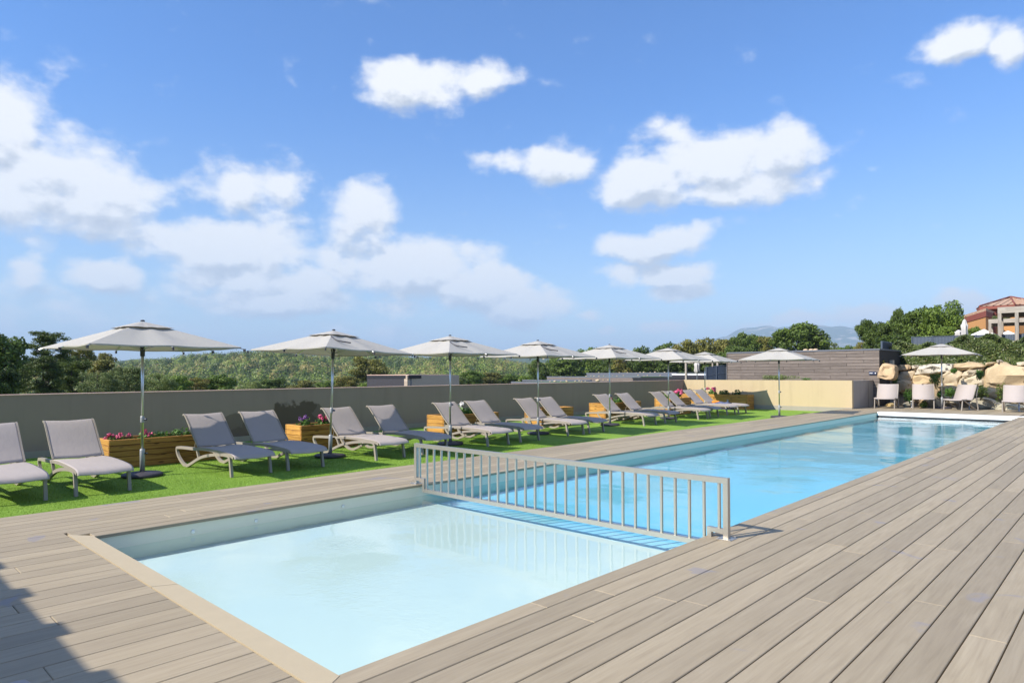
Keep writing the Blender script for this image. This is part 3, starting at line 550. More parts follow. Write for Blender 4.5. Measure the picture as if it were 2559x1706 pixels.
# edge board facing the turf
# ------------------------------------------------------------------ turf
turf = MB().box(XW-.4, XT-.002, -4, YB, -.4, TZ).build('turf', 'turf'); tag(turf, kind='structure')
nb = 190000; bx = rng.uniform(-15.8, XT-.01, nb); byy = 13*rng.random(nb)**1.0-.5+rng.random(nb); c = np.stack([bx, byy, np.full(nb, TZ)], 1)
hh = rng.uniform(.012, .026, nb); an = rng.uniform(0, 2*pi, nb); wdt = .0022; dx = np.cos(an)*wdt; dy = np.sin(an)*wdt; lean = rng.normal(size=(nb, 2))*.009
V = np.stack([c+np.stack([dx, dy, 0*dx], 1), c-np.stack([dx, dy, 0*dx], 1), c+np.stack([lean[:, 0], lean[:, 1], hh], 1)], 1).reshape(-1, 3)
me = bpy.data.meshes.new('grass_blades'); me.vertices.add(3*nb); me.vertices.foreach_set('co', V.astype(np.float32).ravel()); me.loops.add(3*nb); me.loops.foreach_set('vertex_index', np.arange(3*nb, dtype=np.int32)); me.polygons.add(nb); me.polygons.foreach_set('loop_start', np.arange(0, 3*nb, 3, dtype=np.int32)); me.update(calc_edges=True)
a = me.attributes.new('tint', 'FLOAT', 'FACE'); a.data.foreach_set('value', np.clip(.45+.2*rng.normal(size=nb), 0, 1).astype(np.float32)); me.materials.append(MAT['grass_blade'])
tag(link('grass_blades', me), 'short bright green artificial grass pile under the loungers', 'grass', kind='stuff')
# ------------------------------------------------------------------ terrace walls
HW = 1.183
w1 = MB().box(XW-.22, XW, -6, YB+.2, -2.5, HW).build('terrace_wall', 'wall_taupe'); tag(w1, 'long low grey rendered wall running behind the loungers', 'wall')
MB().box(XW-.24, XW+.012, -6.02, YB-.005, HW+.001, HW+.022).build('coping', 'cap', w1); MB().box(XW+.001, XW+.02, -6, YB-.022, TZ, TZ+.14).build('plinth', 'plinth', w1)
w2 = MB().box(XW, XE, YB, YB+.2, -2.5, HW+.04).build('terrace_wall', 'wall_cream'); tag(w2, 'sunlit cream rendered wall closing the far end of the turf', 'wall')
MB().box(XW+.001, XE-.001, YB-.02, YB-.0005, TZ, TZ+.20).build('plinth', 'plinth', w2)
w3 = MB().box(XE-.2, XE, YB+.203, 35.9, -2.5, HW+.03).build('terrace_wall', 'wall_end'); tag(w3, 'short grey return wall between the cream wall and the boulders', 'wall')
MB().box(XE+.001, XE+.006, YB+2.3, YB+2.315, 0, HW+.02).build('joint', 'under', w3)
# ------------------------------------------------------------------ safety railing over the pool divider
RY = 6.107; rail = tag(empty('pool_railing', (XL, RY, 0)), 'brushed steel safety railing spanning the pool between paddling and swimming parts', 'railing'); q = Vector((-XL, -RY, 0))
def rb(name, x0, x1, z0, z1, th=.055, par=rail): return MB().box(x0-XL, x1-XL, -.0+0, th, z0, z1).build(name, 'steel', par)
rb('top_rail', -7.785, -2.925, .535, .59, .052); rb('post', -7.785, -7.735, .006, .534); rb('post', -2.975, -2.925, .006, .534)
rb('bottom_rail', -7.60, -3.10, -.105, -.055, .05); rb('bracket', -7.60, -7.555, -.0545, .095, .052); rb('bracket', -7.734, -7.601, .05, .093, .05); rb('bracket', -3.145, -3.10, -.0545, .095, .052); rb('bracket', -3.099, -2.976, .05, .093, .05)
for i in range(30):
    bx0 = -7.68+(4.655)*i/29; z0 = .0945 if i in (0, 29) else (-.0545 if 1 <= i <= 28 else 0)
    if i == 0: z0 = .0935
    o = MB().box(bx0-.011-XL, bx0+.011-XL, .012, .040, z0, .5345).build('bar', 'steel', rail)
for bx0 in (-7.76, -2.95):
    o = MB().bbox(bx0-.075-XL, bx0+.075-XL, -.05, .10, .001, .0055, .002).build('foot_plate', 'steel', rail)
    for sx in (-.055, .055):
        for sy in (-.035, .085): MB().lathe([(.009, .006), (.009, .016), (.005, .019)], 8, (bx0+sx-XL, sy)).build('bolt', 'alu', o)
# ------------------------------------------------------------------ pool cover housing at the far end
cv = MB().bbox(XL+.02, XR+1.2-.9, YF+.12, YF+.50, -.125, .012, .006).build('pool_cover_housing', 'white'); tag(cv, 'white slatted cover beam lying across the far end of the pool', 'pool cover')
for k in range(1): MB().box(XL+.02, XR-.0, YF+.14, YF+.48, -.30, -.1255).build('gap_strip', 'black', cv)  # black strip filling the dark gap under the beam
# ------------------------------------------------------------------ sun lounger
def make_lounger():
    root = empty('sun_lounger'); K = .90; Wd = .70
    def P(s, z): return (s*K if s < 0 else s, z)
    for y in (0., Wd):
        outer = bez([(*P(-1.57, .37)[:1], y, .375), (-2.28, y, .345), (-2.42, y, .30), (-2.34, y, .17), (-2.12, y, .05), (-1.93, y, .022), (-1.75, y, .07), (-1.30, y, .225), (-.90, y, .305), (-.50, y, .350), (-.20, y, .362), (-.075, y, .335), (-.04, y, .22), (0, y, 0)], 6)
        th = [.048]*len(outer); MB().strap(outer, .045, .052).build('side_frame', 'frame_resin', root)
        MB().strap([(-1.44, y, .385), (-1.0, y, .40), (-.5, y, .395), (-.05, y, .375), (.09, y, .34)], .040, .05).build('side_rail', 'frame_resin', root)
        MB().strap([(-1.46, y, .375), (-1.42, y, .30), (-1.36, y, .20)], .04, .045).build('strut', 'frame_resin', root)
    yc0, yc1 = .0, Wd
    def sheet(prof, y0, y1, nm, lift=.0):
        mb = MB(); n = len(prof); o = []
        for (s, z) in prof: o += [(s, y0, z), (s, y0+.03, z+.004), (s, (y0+y1)/2, z-.012), (s, y1-.03, z+.004), (s, y1, z)]
        fs = [(i*5+k, (i+1)*5+k, (i+1)*5+k+1, i*5+k+1) for i in range(n-1) for k in range(4)]; mb.add(o, fs); ob = mb.build(nm, 'sling', root, True)
        md = ob.modifiers.new('t', 'SOLIDIFY'); md.thickness = .006; return ob
    seat = [(p.x, p.z) for p in bez([(-1.40, 0, .412), (-1.0, 0, .425), (-.5, 0, .422), (-.05, 0, .402), (.10, 0, .370), (.15, 0, .315)], 4)]
    sheet(seat, -.018, Wd+.018, 'seat_sling')
    back = [(p.x, p.z) for p in bez([(-1.41, 0, .420), (-1.62, 0, .60), (-1.85, 0, .82), (-1.98, 0, .935), (-2.06, 0, .985), (-2.12, 0, .985)], 4)]
    sheet(back, .0, Wd, 'back_sling')
    for y in (-.004, Wd+.004): MB().strap([(s, y, z) for (s, z) in back], .022, .03).build('back_rail', 'frame_resin', root)
    MB().strap([(-2.125, Wd/2, .972), (-2.135, Wd/2, .972)], Wd+.02, .024).build('head_bar', 'frame_resin', root)
    for y in (.05, Wd-.05): MB().tube([(-1.70, y, .36), (-1.66, y, .50), (-1.60, y, .575)], .008, 6).build('prop', 'frame_resin', root)
    MB().tube([(-1.70, .03, .36), (-1.70, Wd-.03, .36)], .012, 6).build('prop_bar', 'black', root)
    MB().box(.07, .115, .03, Wd-.03, .315, .345).build('front_bar', 'dark_plastic', root)
    MB().box(-1.44, -1.40, .02, Wd-.02, .35, .385).build('cross_bar', 'dark_plastic', root)
    return root
LO = make_lounger(); LP = [
 (-11.22, 1.58, 'sun lounger cut off by the left edge of the photo'), (-11.23, 2.65, 'empty sun lounger left of the first parasol pole, foot end nearest the deck'),
 (-11.32, 4.96, 'sun lounger right of the first parasol, its backrest crossed by a slanted canopy shadow'), (-11.31, 5.99, 'sun lounger with its foot end in front of the second parasol base'),
 (-11.28, 7.89, 'sun lounger directly behind the second parasol pole'), (-11.32, 9.11, 'sun lounger behind the left end of the pool railing'),
 (-11.39, 11.16, 'sun lounger directly behind the third parasol pole'), (-11.47, 12.40, 'sun lounger right of the third parasol, in front of the fourth parasol base'),
 (-11.65, 14.54, 'sun lounger directly behind the fourth parasol pole'), (-11.68, 15.57, 'sun lounger right of the fourth parasol, before the small fourth planter'),
 (-11.92, 18.88, 'sun lounger directly behind the fifth parasol pole'), (-11.97, 20.31, 'sun lounger right of the fifth parasol, in front of the sixth parasol base'),
 (-11.96, 22.64, 'sun lounger directly behind the sixth parasol pole'), (-12.14, 23.92, 'sun lounger right of the sixth parasol with dark shade at its hinge'),
 (-12.34, 25.80, 'sun lounger of the last pair with its backrest against the left wall corner'), (-12.31, 26.79, 'last sun lounger of the row, nearest the long far planter')]
for i, (x, y, lb) in enumerate(LP):
    o = LO if i == 0 else copy_tree(LO); o.location = (x, y, TZ); o.rotation_euler = (0, 0, random.uniform(-.02, .02)); tag(o, lb, 'sun lounger', 'sun loungers lined up on the turf')
c0 = gp(27, 1690, .39); o = copy_tree(LO); o.rotation_euler = (0, 0, pi+.02); o.location = (c0.x+.12, c0.y+.02, 0); tag(o, 'sun lounger corner peeking into the bottom left corner of the photo', 'sun lounger')
# towel and small things on the last loungers
tw = MB(); p = [(-1.10, .435), (-.95, .47), (-.8, .44), (-.62, .45), (-.5, .43)]
for k, (s, z) in enumerate(p): tw.v += [(s, -.02, z-.03), (s, .2, z+.02*(k % 2)), (s, .42, z)]
tw.f = [(i*3+k, (i+1)*3+k, (i+1)*3+k+1, i*3+k+1) for i in range(4) for k in range(2)]
o = tw.build('towel', 'towel_blue', None, True); o.modifiers.new('t', 'SOLIDIFY').thickness = .03; o.location = (-12.31, 26.79, TZ+.01); tag(o, 'rumpled grey blue towel lying on the last lounger', 'towel')
o = MB().bbox(-.16, .16, -.1, .1, 0, .10, .03).build('beach_bag', 'towel_orange', None, True); o.location = (-13.42, 26.95, TZ+.43); o.rotation_euler = (0, 0, .5); tag(o, 'small orange bag on the last lounger beside the towel', 'bag')
# ------------------------------------------------------------------ parasols
def make_parasol():
    root = empty('parasol'); s = 1.18; ze, za = 2.235, 2.68       # above the turf
    MB().lathe([(.30, 0), (.325, .015), (.325, .045), (.29, .065), (.10, .082), (.06, .085)], 28).build('base', 'base_dark', root, True)
    st = MB().lathe([(.040, .08), (.040, .46), (.034, .475)], 16).build('base_tube', 'grey_paint', root, True); MB().tube([(.03, .03, .40), (.065, .065, .40)], .016, 8).build('knob', 'black', st)
    MB().lathe([(.0235, .45), (.0235, 2.60)], 14).build('pole', 'alu', root, True)
    cl = MB().lathe([(.031, .93), (.033, .94), (.033, 1.03), (.029, 1.045)], 16).build('clamp', 'grey_paint', root, True); MB().tube([(.025, .02, .99), (.06, .045, .99)], .02, 8).build('knob', 'navy', cl)
    hub = MB().lathe([(.036, 2.08), (.038, 2.09), (.038, 2.24), (.05, 2.25), (.05, 2.29)], 14).build('hub', 'dark_plastic', root, True)
    na, nr = 48, 7; vs = []; fs = []
    def rim(t): return s/max(abs(math.cos(t)), abs(math.sin(t)))
    for j in range(nr+1):
        r = .02+.98*(j/nr)
        for k in range(na):
            t = 2*pi*k/na; q = abs(math.sin(4*t)) if True else 0; rr = rim(t)*r*(1-.035*q*r); z = za-(za-ze)*r-.022*math.sin(4*t)**2*math.sin(min(1, r)*pi*.8)
            vs.append((rr*math.cos(t), rr*math.sin(t), z))
    fs = [(j*na+k, (j+1)*na+k, (j+1)*na+(k+1) % na, j*na+(k+1) % na) for j in range(nr) for k in range(na)]
    o0 = len(vs); vs += [(x*1.0, y*1.0, z-.022) for (x, y, z) in vs[nr*na:(nr+1)*na]]; fs += [(nr*na+k, o0+k, o0+(k+1) % na, nr*na+(k+1) % na) for k in range(na)]
    can = MB().add(vs, fs).build('canopy', 'canopy', root); can.data.shade_smooth()
    sh = np.zeros(len(can.data.edges), bool)
    for e_ in can.data.edges:
        a_, b_ = e_.vertices
        if a_ < o0 and b_ < o0 and a_ % na == b_ % na and a_ % na % 12 == 6: sh[e_.index] = True
        if nr*na <= a_ < o0 and nr*na <= b_ < o0: sh[e_.index] = True
    at_ = can.data.attributes.new('sharp_edge', 'BOOLEAN', 'EDGE'); at_.data.foreach_set('value', sh)
    vs = []; m_ = .325
    for j in range(5):
        r = [.10, .28, .55, .8, 1.][j]
        for k in range(na): t = 2*pi*k/na; rr = rim(t)*m_*r; vs.append((rr*math.cos(t), rr*math.sin(t), za+.006-(.119)*r**1.02+.003*math.cos(12*t)*(r > .2)))
    fs = [(j*na+k, (j+1)*na+k, (j+1)*na+(k+1) % na, j*na+(k+1) % na) for j in range(4) for k in range(na)]+[tuple(range(na))]
    MB().add(vs, fs).build('vent_cap', 'canopy', root, True)
    MB().lathe([(.035, za+.005), (.035, za+.025), (.02, za+.033)], 12).build('finial', 'dark_plastic', root, True)
    for k in range(8):
        t = k*pi/4; R1 = rim(t); d = Vector((math.cos(t), math.sin(t), 0)); a = d*.05+Vector((0, 0, za-.05)); b = d*(R1+.045)+Vector((0, 0, ze-.035))
        rb_ = MB().tube([a, b], .008, 6).build('rib', 'alu', root)
        MB().tube([d*.04+Vector((0, 0, 2.20)), a.lerp(b, .48)], .006, 5).build('strut', 'alu', rb_)
        MB().box(-.012, .028, -.012, .012, -.045, .005, Matrix.Translation(b) @ Matrix.Rotation(t, 4, 'Z')).build('tip', 'dark_plastic', rb_)
    return root
PU = make_parasol(); UP = [(-12.60, 3.96, 3, 'first parasol from the left, nearest and largest, over the first planter', 0), (-12.50, 7.57, 9, 'second parasol from the left, its pole leaning slightly', 2.2), (-12.43, 10.88, 3, 'third parasol from the left, behind the railing', 0),
 (-12.63, 14.40, 4.5, 'fourth parasol from the left, before the dark tree group', 0), (-12.88, 18.30, -3, 'fifth parasol from the left, with an open flap on its canopy', 0), (-13.03, 22.34, 3, 'sixth parasol from the left, before the wall corner', 0),
 (-14.50, 28.08, 4, 'seventh parasol, smallest looking, in front of the wooden pergola', 0), (-10.18, 25.70, 8, 'parasol standing alone at the deck edge before the cream wall', 0)]
for i, (x, y, rz, lb, lean) in enumerate(UP):
    o = PU if i == 0 else copy_tree(PU); o.location = (x, y, TZ); o.rotation_euler = (0, R(0), R(rz)); tag(o, lb, 'parasol', 'square grey parasols beside the pool')
    if lean: o.rotation_euler = (-R(lean), 0, R(rz))
    if 1 <= i <= 4:      # tie strap hanging over the front corner ridge
        t = -pi/4; d = Vector((math.cos(t), math.sin(t), 0)); e = Vector((.7, .7, 0)); pts = [d*(.62)+Vector((0, 0, 2.52)), d*.78+e*.07+Vector((0, 0, 2.455)), d*.92+e*.2+Vector((0, 0, 2.40)), d*.98+e*.42+Vector((0, 0, 2.365))]
        MB().tube(bez(pts, 4), .014, 5).build('tie_strap', 'black' if i == 3 else 'dark_plastic', o)
o = copy_tree(PU); o.location = (-6.30, 33.62, 0); o.scale = (1.10, 1.10, 1.04); o.rotation_euler = (0, 0, R(4)); tag(o, 'parasol on the deck in front of the boulder wall', 'parasol', 'square grey parasols beside the pool')
o = empty('umbrella_stand', (-14.16, 29.63, TZ)); MB().lathe([(.30, 0), (.325, .015), (.325, .045), (.29, .065), (.10, .082), (.06, .085)], 28).build('base', 'base_dark', o, True); MB().lathe([(.04, .08), (.04, .46)], 16).build('base_tube', 'grey_paint', o, True); MB().tube([(.03, .03, .38), (.07, .07, .38)], .018, 8).build('knob', 'black', o)
tag(o, 'empty umbrella stand with short grey tube by the long planter', 'umbrella stand')
# ------------------------------------------------------------------ planters
def planter(x0, x1, y0, y1, H, along, label, rows=5):
    root = tag(empty('wooden_planter', ((x0+x1)/2, (y0+y1)/2, TZ)), label, 'planter', 'wooden planters along the wall'); c = Vector(((x0+x1)/2, (y0+y1)/2, 0)); hx, hy = (x1-x0)/2, (y1-y0)/2; rh = H/rows; th = .045
    for r in range(rows):
        z0, z1 = r*rh+.004, (r+1)*rh-.006
        for sx in (-1, 1):
            xa, xb = (hx-th, hx) if sx > 0 else (-hx, -hx+th); MB().bbox(xa, xb, -hy, hy, z0, z1, .009).build('plank', 'planter_wood_y', root)
        for sy in (-1, 1):
            ya, yb = (hy-th-.02, hy-.02) if sy > 0 else (-hy+.02, -hy+th+.02)
            e = .035 if r % 2 == 0 else .03
            MB().bbox(-hx-e*0+th+.001, hx-th-.001, ya-(0 if sy > 0 else .018), yb+(.018 if sy > 0 else 0), z0, z1, .009).build('plank', 'planter_wood_x', root)
    for sx in (-1, 1):
        for sy in (-1, 1): MB().box(sx*hx-(.008 if sx > 0 else -.0), sx*hx+(.0 if sx > 0 else .008), sy*hy-.02, sy*hy+.02, .0, .001).build('foot', 'under', root) if False else None
    MB().box(-hx+th, hx-th, -hy+th+.02, hy-th-.02, H-.12, H-.10).build('soil', 'soil', root); return root
PX0, PX1 = -14.72, -13.98; PH = .565
PL = [(3.82, 5.95, 'longest near planter, behind the first parasol pole with pink flowers', .545), (7.72, 9.25, 'wooden planter behind the second parasol with pink and purple flowers', .58), (12.0, 14.16, 'wooden planter behind the third parasol holding a white flower', .60),
      (16.1, 17.76, 'small wooden planter between the fourth and fifth parasols', .62), (19.6, 21.94, 'wooden planter behind the fifth parasol with small pink flowers', .66), (24.1, 25.82, 'wooden planter in the wall corner shade with bright pink flowers', .70)]
for (y0, y1, lb, H) in PL: planter(PX0, PX1, y0, y1, H, 1, lb)
planter(-17.0, -13.35, 29.95, 30.70, .70, 0, 'long wooden planter against the sunlit cream wall')
def flower(x, y, z, kind, label, sc=1., lm='leaf_herb'):
    root = tag(empty('flowering_plant', (x, y, z)), label, 'flower', 'flowers in the wooden planters'); n = 130; d = rng.normal(size=(n, 3)); d /= np.linalg.norm(d, axis=1)[:, None]; d[:, 2] = np.abs(d[:, 2])
    c = d*(.4+.6*rng.random((n, 1)))*np.array([.12, .15, .14])*sc+np.array([0, 0, .02]); link('leaves', quads_mesh('leaves', c, d, np.full(n, .026*sc), .45+.2*rng.normal(size=n), lm, .7), root)
    mb = MB()
    for k in range(5): a_ = rng.uniform(0, 6.28); mb.tube([(0, 0, -.06), (.05*math.cos(a_)*sc, .07*math.sin(a_)*sc, .10*sc)], .004, 4)
    mb.build('stem', 'leaf_herb', root)
    if kind:
        for k in range(7 if kind == 'petal_pink' else 4):
            a_ = rng.uniform(0, 6.28); q_ = rng.uniform(.0, .12)*sc; p_ = (q_*math.cos(a_), q_*1.2*math.sin(a_), rng.uniform(.10, .17)*sc); n2 = 22; d2 = rng.normal(size=(n2, 3)); d2 /= np.linalg.norm(d2, axis=1)[:, None]
            link('blossom', quads_mesh('blossom', np.array(p_)+d2*.028*sc, d2, np.full(n2, .02*sc), np.full(n2, .5), kind, .8), root)
    return root
fz = TZ+.545-.10; mx_ = (PX0+PX1)/2+.05
for (y, k, lb, sc) in [(3.98, 'petal_pink', 'pink flowers at the left end of the nearest planter', 1.1), (4.22, 'petal_pink', 'pink flowers second from the left end of the nearest planter', 1.0), (4.55, 'petal_pink', 'pink flowers just left of the first parasol pole', 1.2), (4.78, None, 'green upright herb just right of the first parasol pole', 1.25),
    (4.98, None, 'bushy green herb in the middle of the nearest planter', 1.2), (5.22, None, 'taller pale green plant right of the middle of the nearest planter', 1.5), (5.62, 'petal_pink', 'low pink flowers near the right end of the nearest planter', 1.)]: flower(mx_, y, fz, k, lb, sc)
for (y, k, lb, sc) in [(8.0, 'petal_purple', 'purple flowered plant at the left of the second planter', 1.5), (8.45, 'petal_pink', 'bright pink flowers in the middle of the second planter', 1.5), (8.75, 'petal_purple', 'tall dark leaved plant beside the pink flowers of the second planter', 1.9)]: flower(mx_, y, TZ+.50, k, lb, sc)
for (y, k, lb, sc) in [(12.5, 'petal_purple', 'leafy plant left of the white flower in the third planter', 1.6), (12.95, 'petal_white', 'white flower in the third planter', 2.0), (13.35, 'petal_purple', 'dark leafy plant right of the white flower', 1.7)]: flower(mx_, y, TZ+.54, k, lb, sc)
flower(mx_, 16.9, TZ+.56, 'petal_pink', 'sparse plant with a pink bloom in the fourth planter', 1.6)
for (y, k, lb, sc) in [(20.35, 'petal_pink', 'pink flowers in the fifth planter seen past a backrest', 1.6), (20.9, None, 'tall green leaves in the fifth planter', 2.1)]: flower(mx_, y, TZ+.58, k, lb, sc)
flower(mx_, 25.1, TZ+.64, 'petal_pink', 'bright pink flowers in the corner planter', 2.1); flower(mx_, 24.4, TZ+.62, None, 'dark green plant at the left of the corner planter', 1.9)
for (x, k, lb, sc) in [(-16.5, None, 'leafy plant at the left end of the long far planter', 2.0), (-15.85, None, 'wide green plant, second in the long far planter', 2.2), (-15.25, 'petal_pink', 'dull pink flowers in the middle of the long far planter', 2.0), (-14.65, None, 'dark spiky plant, fourth in the long far planter', 2.1), (-14.0, None, 'dark twiggy plant near the right end of the long far planter', 1.9)]: flower(x, 30.3, TZ+.64, k, lb, sc, 'leaf_oak' if k is None else 'leaf_herb')
# ------------------------------------------------------------------ lounge chairs on the far deck
def make_chair():
    root = empty('lounge_chair'); w = .70
    for x in (0, w):
        MB().tube([(x, 0, 0), (x*1.0, .03, .22), (x, .05, .42), (x, .25, .445)], .022, 8).build('front_leg', 'frame_resin', root)
        MB().strap([(0, 0, 0), (0, 0, .1)], .01, .01) if False else None
        leg = bez([(x, .12, .41), (x, .42, .22), (x, .74, .03), (x, .82, .0), (x, .86, .06), (x, .80, .35), (x, .78, .62), (x, .86, .95)], 5); MB().tube(leg, .024, 8).build('rear_leg', 'frame_resin', root)
    def sheet(prof, nm):
        mb = MB()
        for (y, z) in prof: mb.v += [(-.01, y, z), (w/2, y+.012, z-.01), (w+.01, y, z)]
        mb.f = [(i*3+k, (i+1)*3+k, (i+1)*3+k+1, i*3+k+1) for i in range(len(prof)-1) for k in range(2)]; ob = mb.build(nm, 'sling', root, True); ob.modifiers.new('t', 'SOLIDIFY').thickness = .01
    sheet([(-.02, .40), (.02, .445), (.25, .435), (.50, .405)], 'seat_sling'); sheet([(.50, .405), (.56, .47), (.66, .70), (.78, .97), (.80, 1.03)], 'back_sling')
    for x in (-.012, w+.012): MB().tube([(x, .0, .44), (x, .5, .405), (x, .57, .47), (x, .79, 1.02)], .016, 6).build('side_rail', 'frame_resin', root)
    MB().box(0, w, .0, .03, .385, .41).build('front_bar', 'dark_plastic', root); return root
CH = make_chair()
for i, (u, v, rz, lb) in enumerate([(2159+122/4.6125, 720+1382/4.6125, 4, 'lounge chair beside the grey return wall'), (2159+565/4.6125, 720+1388/4.6125, 12, 'lounge chair left of the parasol pole, half shaded backrest'),
    (2159+920/4.6125, 720+1400/4.6125, -27, 'lounge chair right of the parasol pole turned to the left'), (2159+1597/4.6125, 720+1430/4.6125, 3, 'lounge chair cut off by the right edge of the photo')]):
    o = CH if i == 0 else copy_tree(CH); p = gp(u, v); o.location = p; o.scale = (1.1, 1.1, 1.02); o.rotation_euler = (0, 0, R(rz)); tag(o, lb, 'lounge chair', 'lounge chairs before the boulder wall')
# bollard lights
for i, (x, y, lb) in enumerate([(-8.93, 34.0, 'little steel bollard light by the return wall, behind the first lounge chair'), (-7.43, 33.5, 'little steel bollard light between the first and second lounge chairs'), (-7.0, 33.6, 'little steel bollard light seen under the second lounge chair'), (-5.27, 33.3, 'little steel bollard light behind the third lounge chair'), (-3.61, 33.3, 'little steel bollard light beneath the right hand chair')]):
    r_ = tag(empty('bollard_light', (x, y, 0)), lb, 'bollard light', 'steel bollard lights at the foot of the boulders'); MB().lathe([(.055, 0), (.055, .012), (.028, .014), (.028, .27)], 14).build('stem', 'alu', r_, True); MB().lathe([(.038, .27), (.038, .31), (.01, .318)], 14).build('lamp_head', 'alu', r_, True)
# ------------------------------------------------------------------ boulder wall
ico = None
def unit_ico(sub=3):
    import bmesh
    bm = bmesh.new(); bmesh.ops.create_icosphere(bm, subdivisions=sub, radius=1); v = [x.co.copy() for x in bm.verts]; f = [tuple(a.index for a in x.verts) for x in bm.faces]; bm.free(); return v, f
IV, IF = unit_ico(3)
def boulder(poly, Y, label, tone=(1, 1, 1), lich=1., depth=.5, seed=1, group='boulders of the retaining wall'):
    vc = sum(b for a, b in poly)/len(poly); Y = 34.35+2.8*min(1, max(0, (1330-vc)/250)) if seed else 33.62; pts = [py(2159+a/4.6125, 720+b/4.6125, Y) for a, b in poly]; pc_ = sum(pts, Vector())/len(pts); pts = [pc_+(p-pc_)*(1.10 if seed else .98) for p in pts]; cx_ = sum(p.x for p in pts)/len(pts); cz = sum(p.z for p in pts)/len(pts); ang = sorted((math.atan2(p.z-cz, p.x-cx_), math.hypot(p.x-cx_, p.z-cz)) for p in pts)
    A = [a-2*pi for a, _ in ang]+[a for a, _ in ang]+[a+2*pi for a, _ in ang]; Q = [r for _, r in ang]*3; vs = []
    rr_ = random.Random(seed*7+1); cuts = []
    for k in range(13):
        n_ = Vector((rr_.gauss(0, 1), rr_.gauss(0, 1)-.3, rr_.gauss(0, 1))).normalized(); cuts.append((n_, rr_.uniform(.72, .93)))
    for v in IV:
        v = v.copy(); full = v.copy()
        for n_, d_ in cuts:
            q_ = v.dot(n_)-d_
            if q_ > 0: v -= n_*q_*.95
        t = math.atan2(v.z, v.x); i = max(k for k in range(len(A)-1) if A[k] <= t); a0, a1 = A[i], A[i+1]; p0 = Vector((Q[i]*math.cos(a0), Q[i]*math.sin(a0))); p1 = Vector((Q[i+1]*math.cos(a1), Q[i+1]*math.sin(a1)))
        dx_, dy_ = math.cos(t), math.sin(t); e = p1-p0; den = dx_*e.y-dy_*e.x; r = abs((p0.x*e.y-p0.y*e.x)/den) if abs(den) > 1e-6 else Q[i]; r = .85*r+.15*(Q[i]+Q[i+1])/2
        rho = math.hypot(v.x, v.z)**.6; nz = mnoise.noise(Vector((v.x*1.6+seed*3, v.y*1.6, v.z*1.6)))*.16+abs(mnoise.noise(Vector((v.x*2.7+seed, v.y*2.7, v.z*2.7+seed))))*.14+mnoise.noise(Vector((v.x*7+seed, v.y*7, v.z*7)))*.03
        dpt = math.copysign(abs(v.y)**.6, v.y)*depth*(1+nz*2.2); vs.append((r*rho*math.cos(t)*(1+nz*.6), dpt, r*rho*math.sin(t)*(1+nz*.6)))
    o = MB().add(vs, IF).build('boulder', 'rock', None, True); smooth_auto(o, 28); o.location = (cx_, Y+depth*.55, cz); o.color = (*tone, lich); return tag(o, label, 'boulder', group)
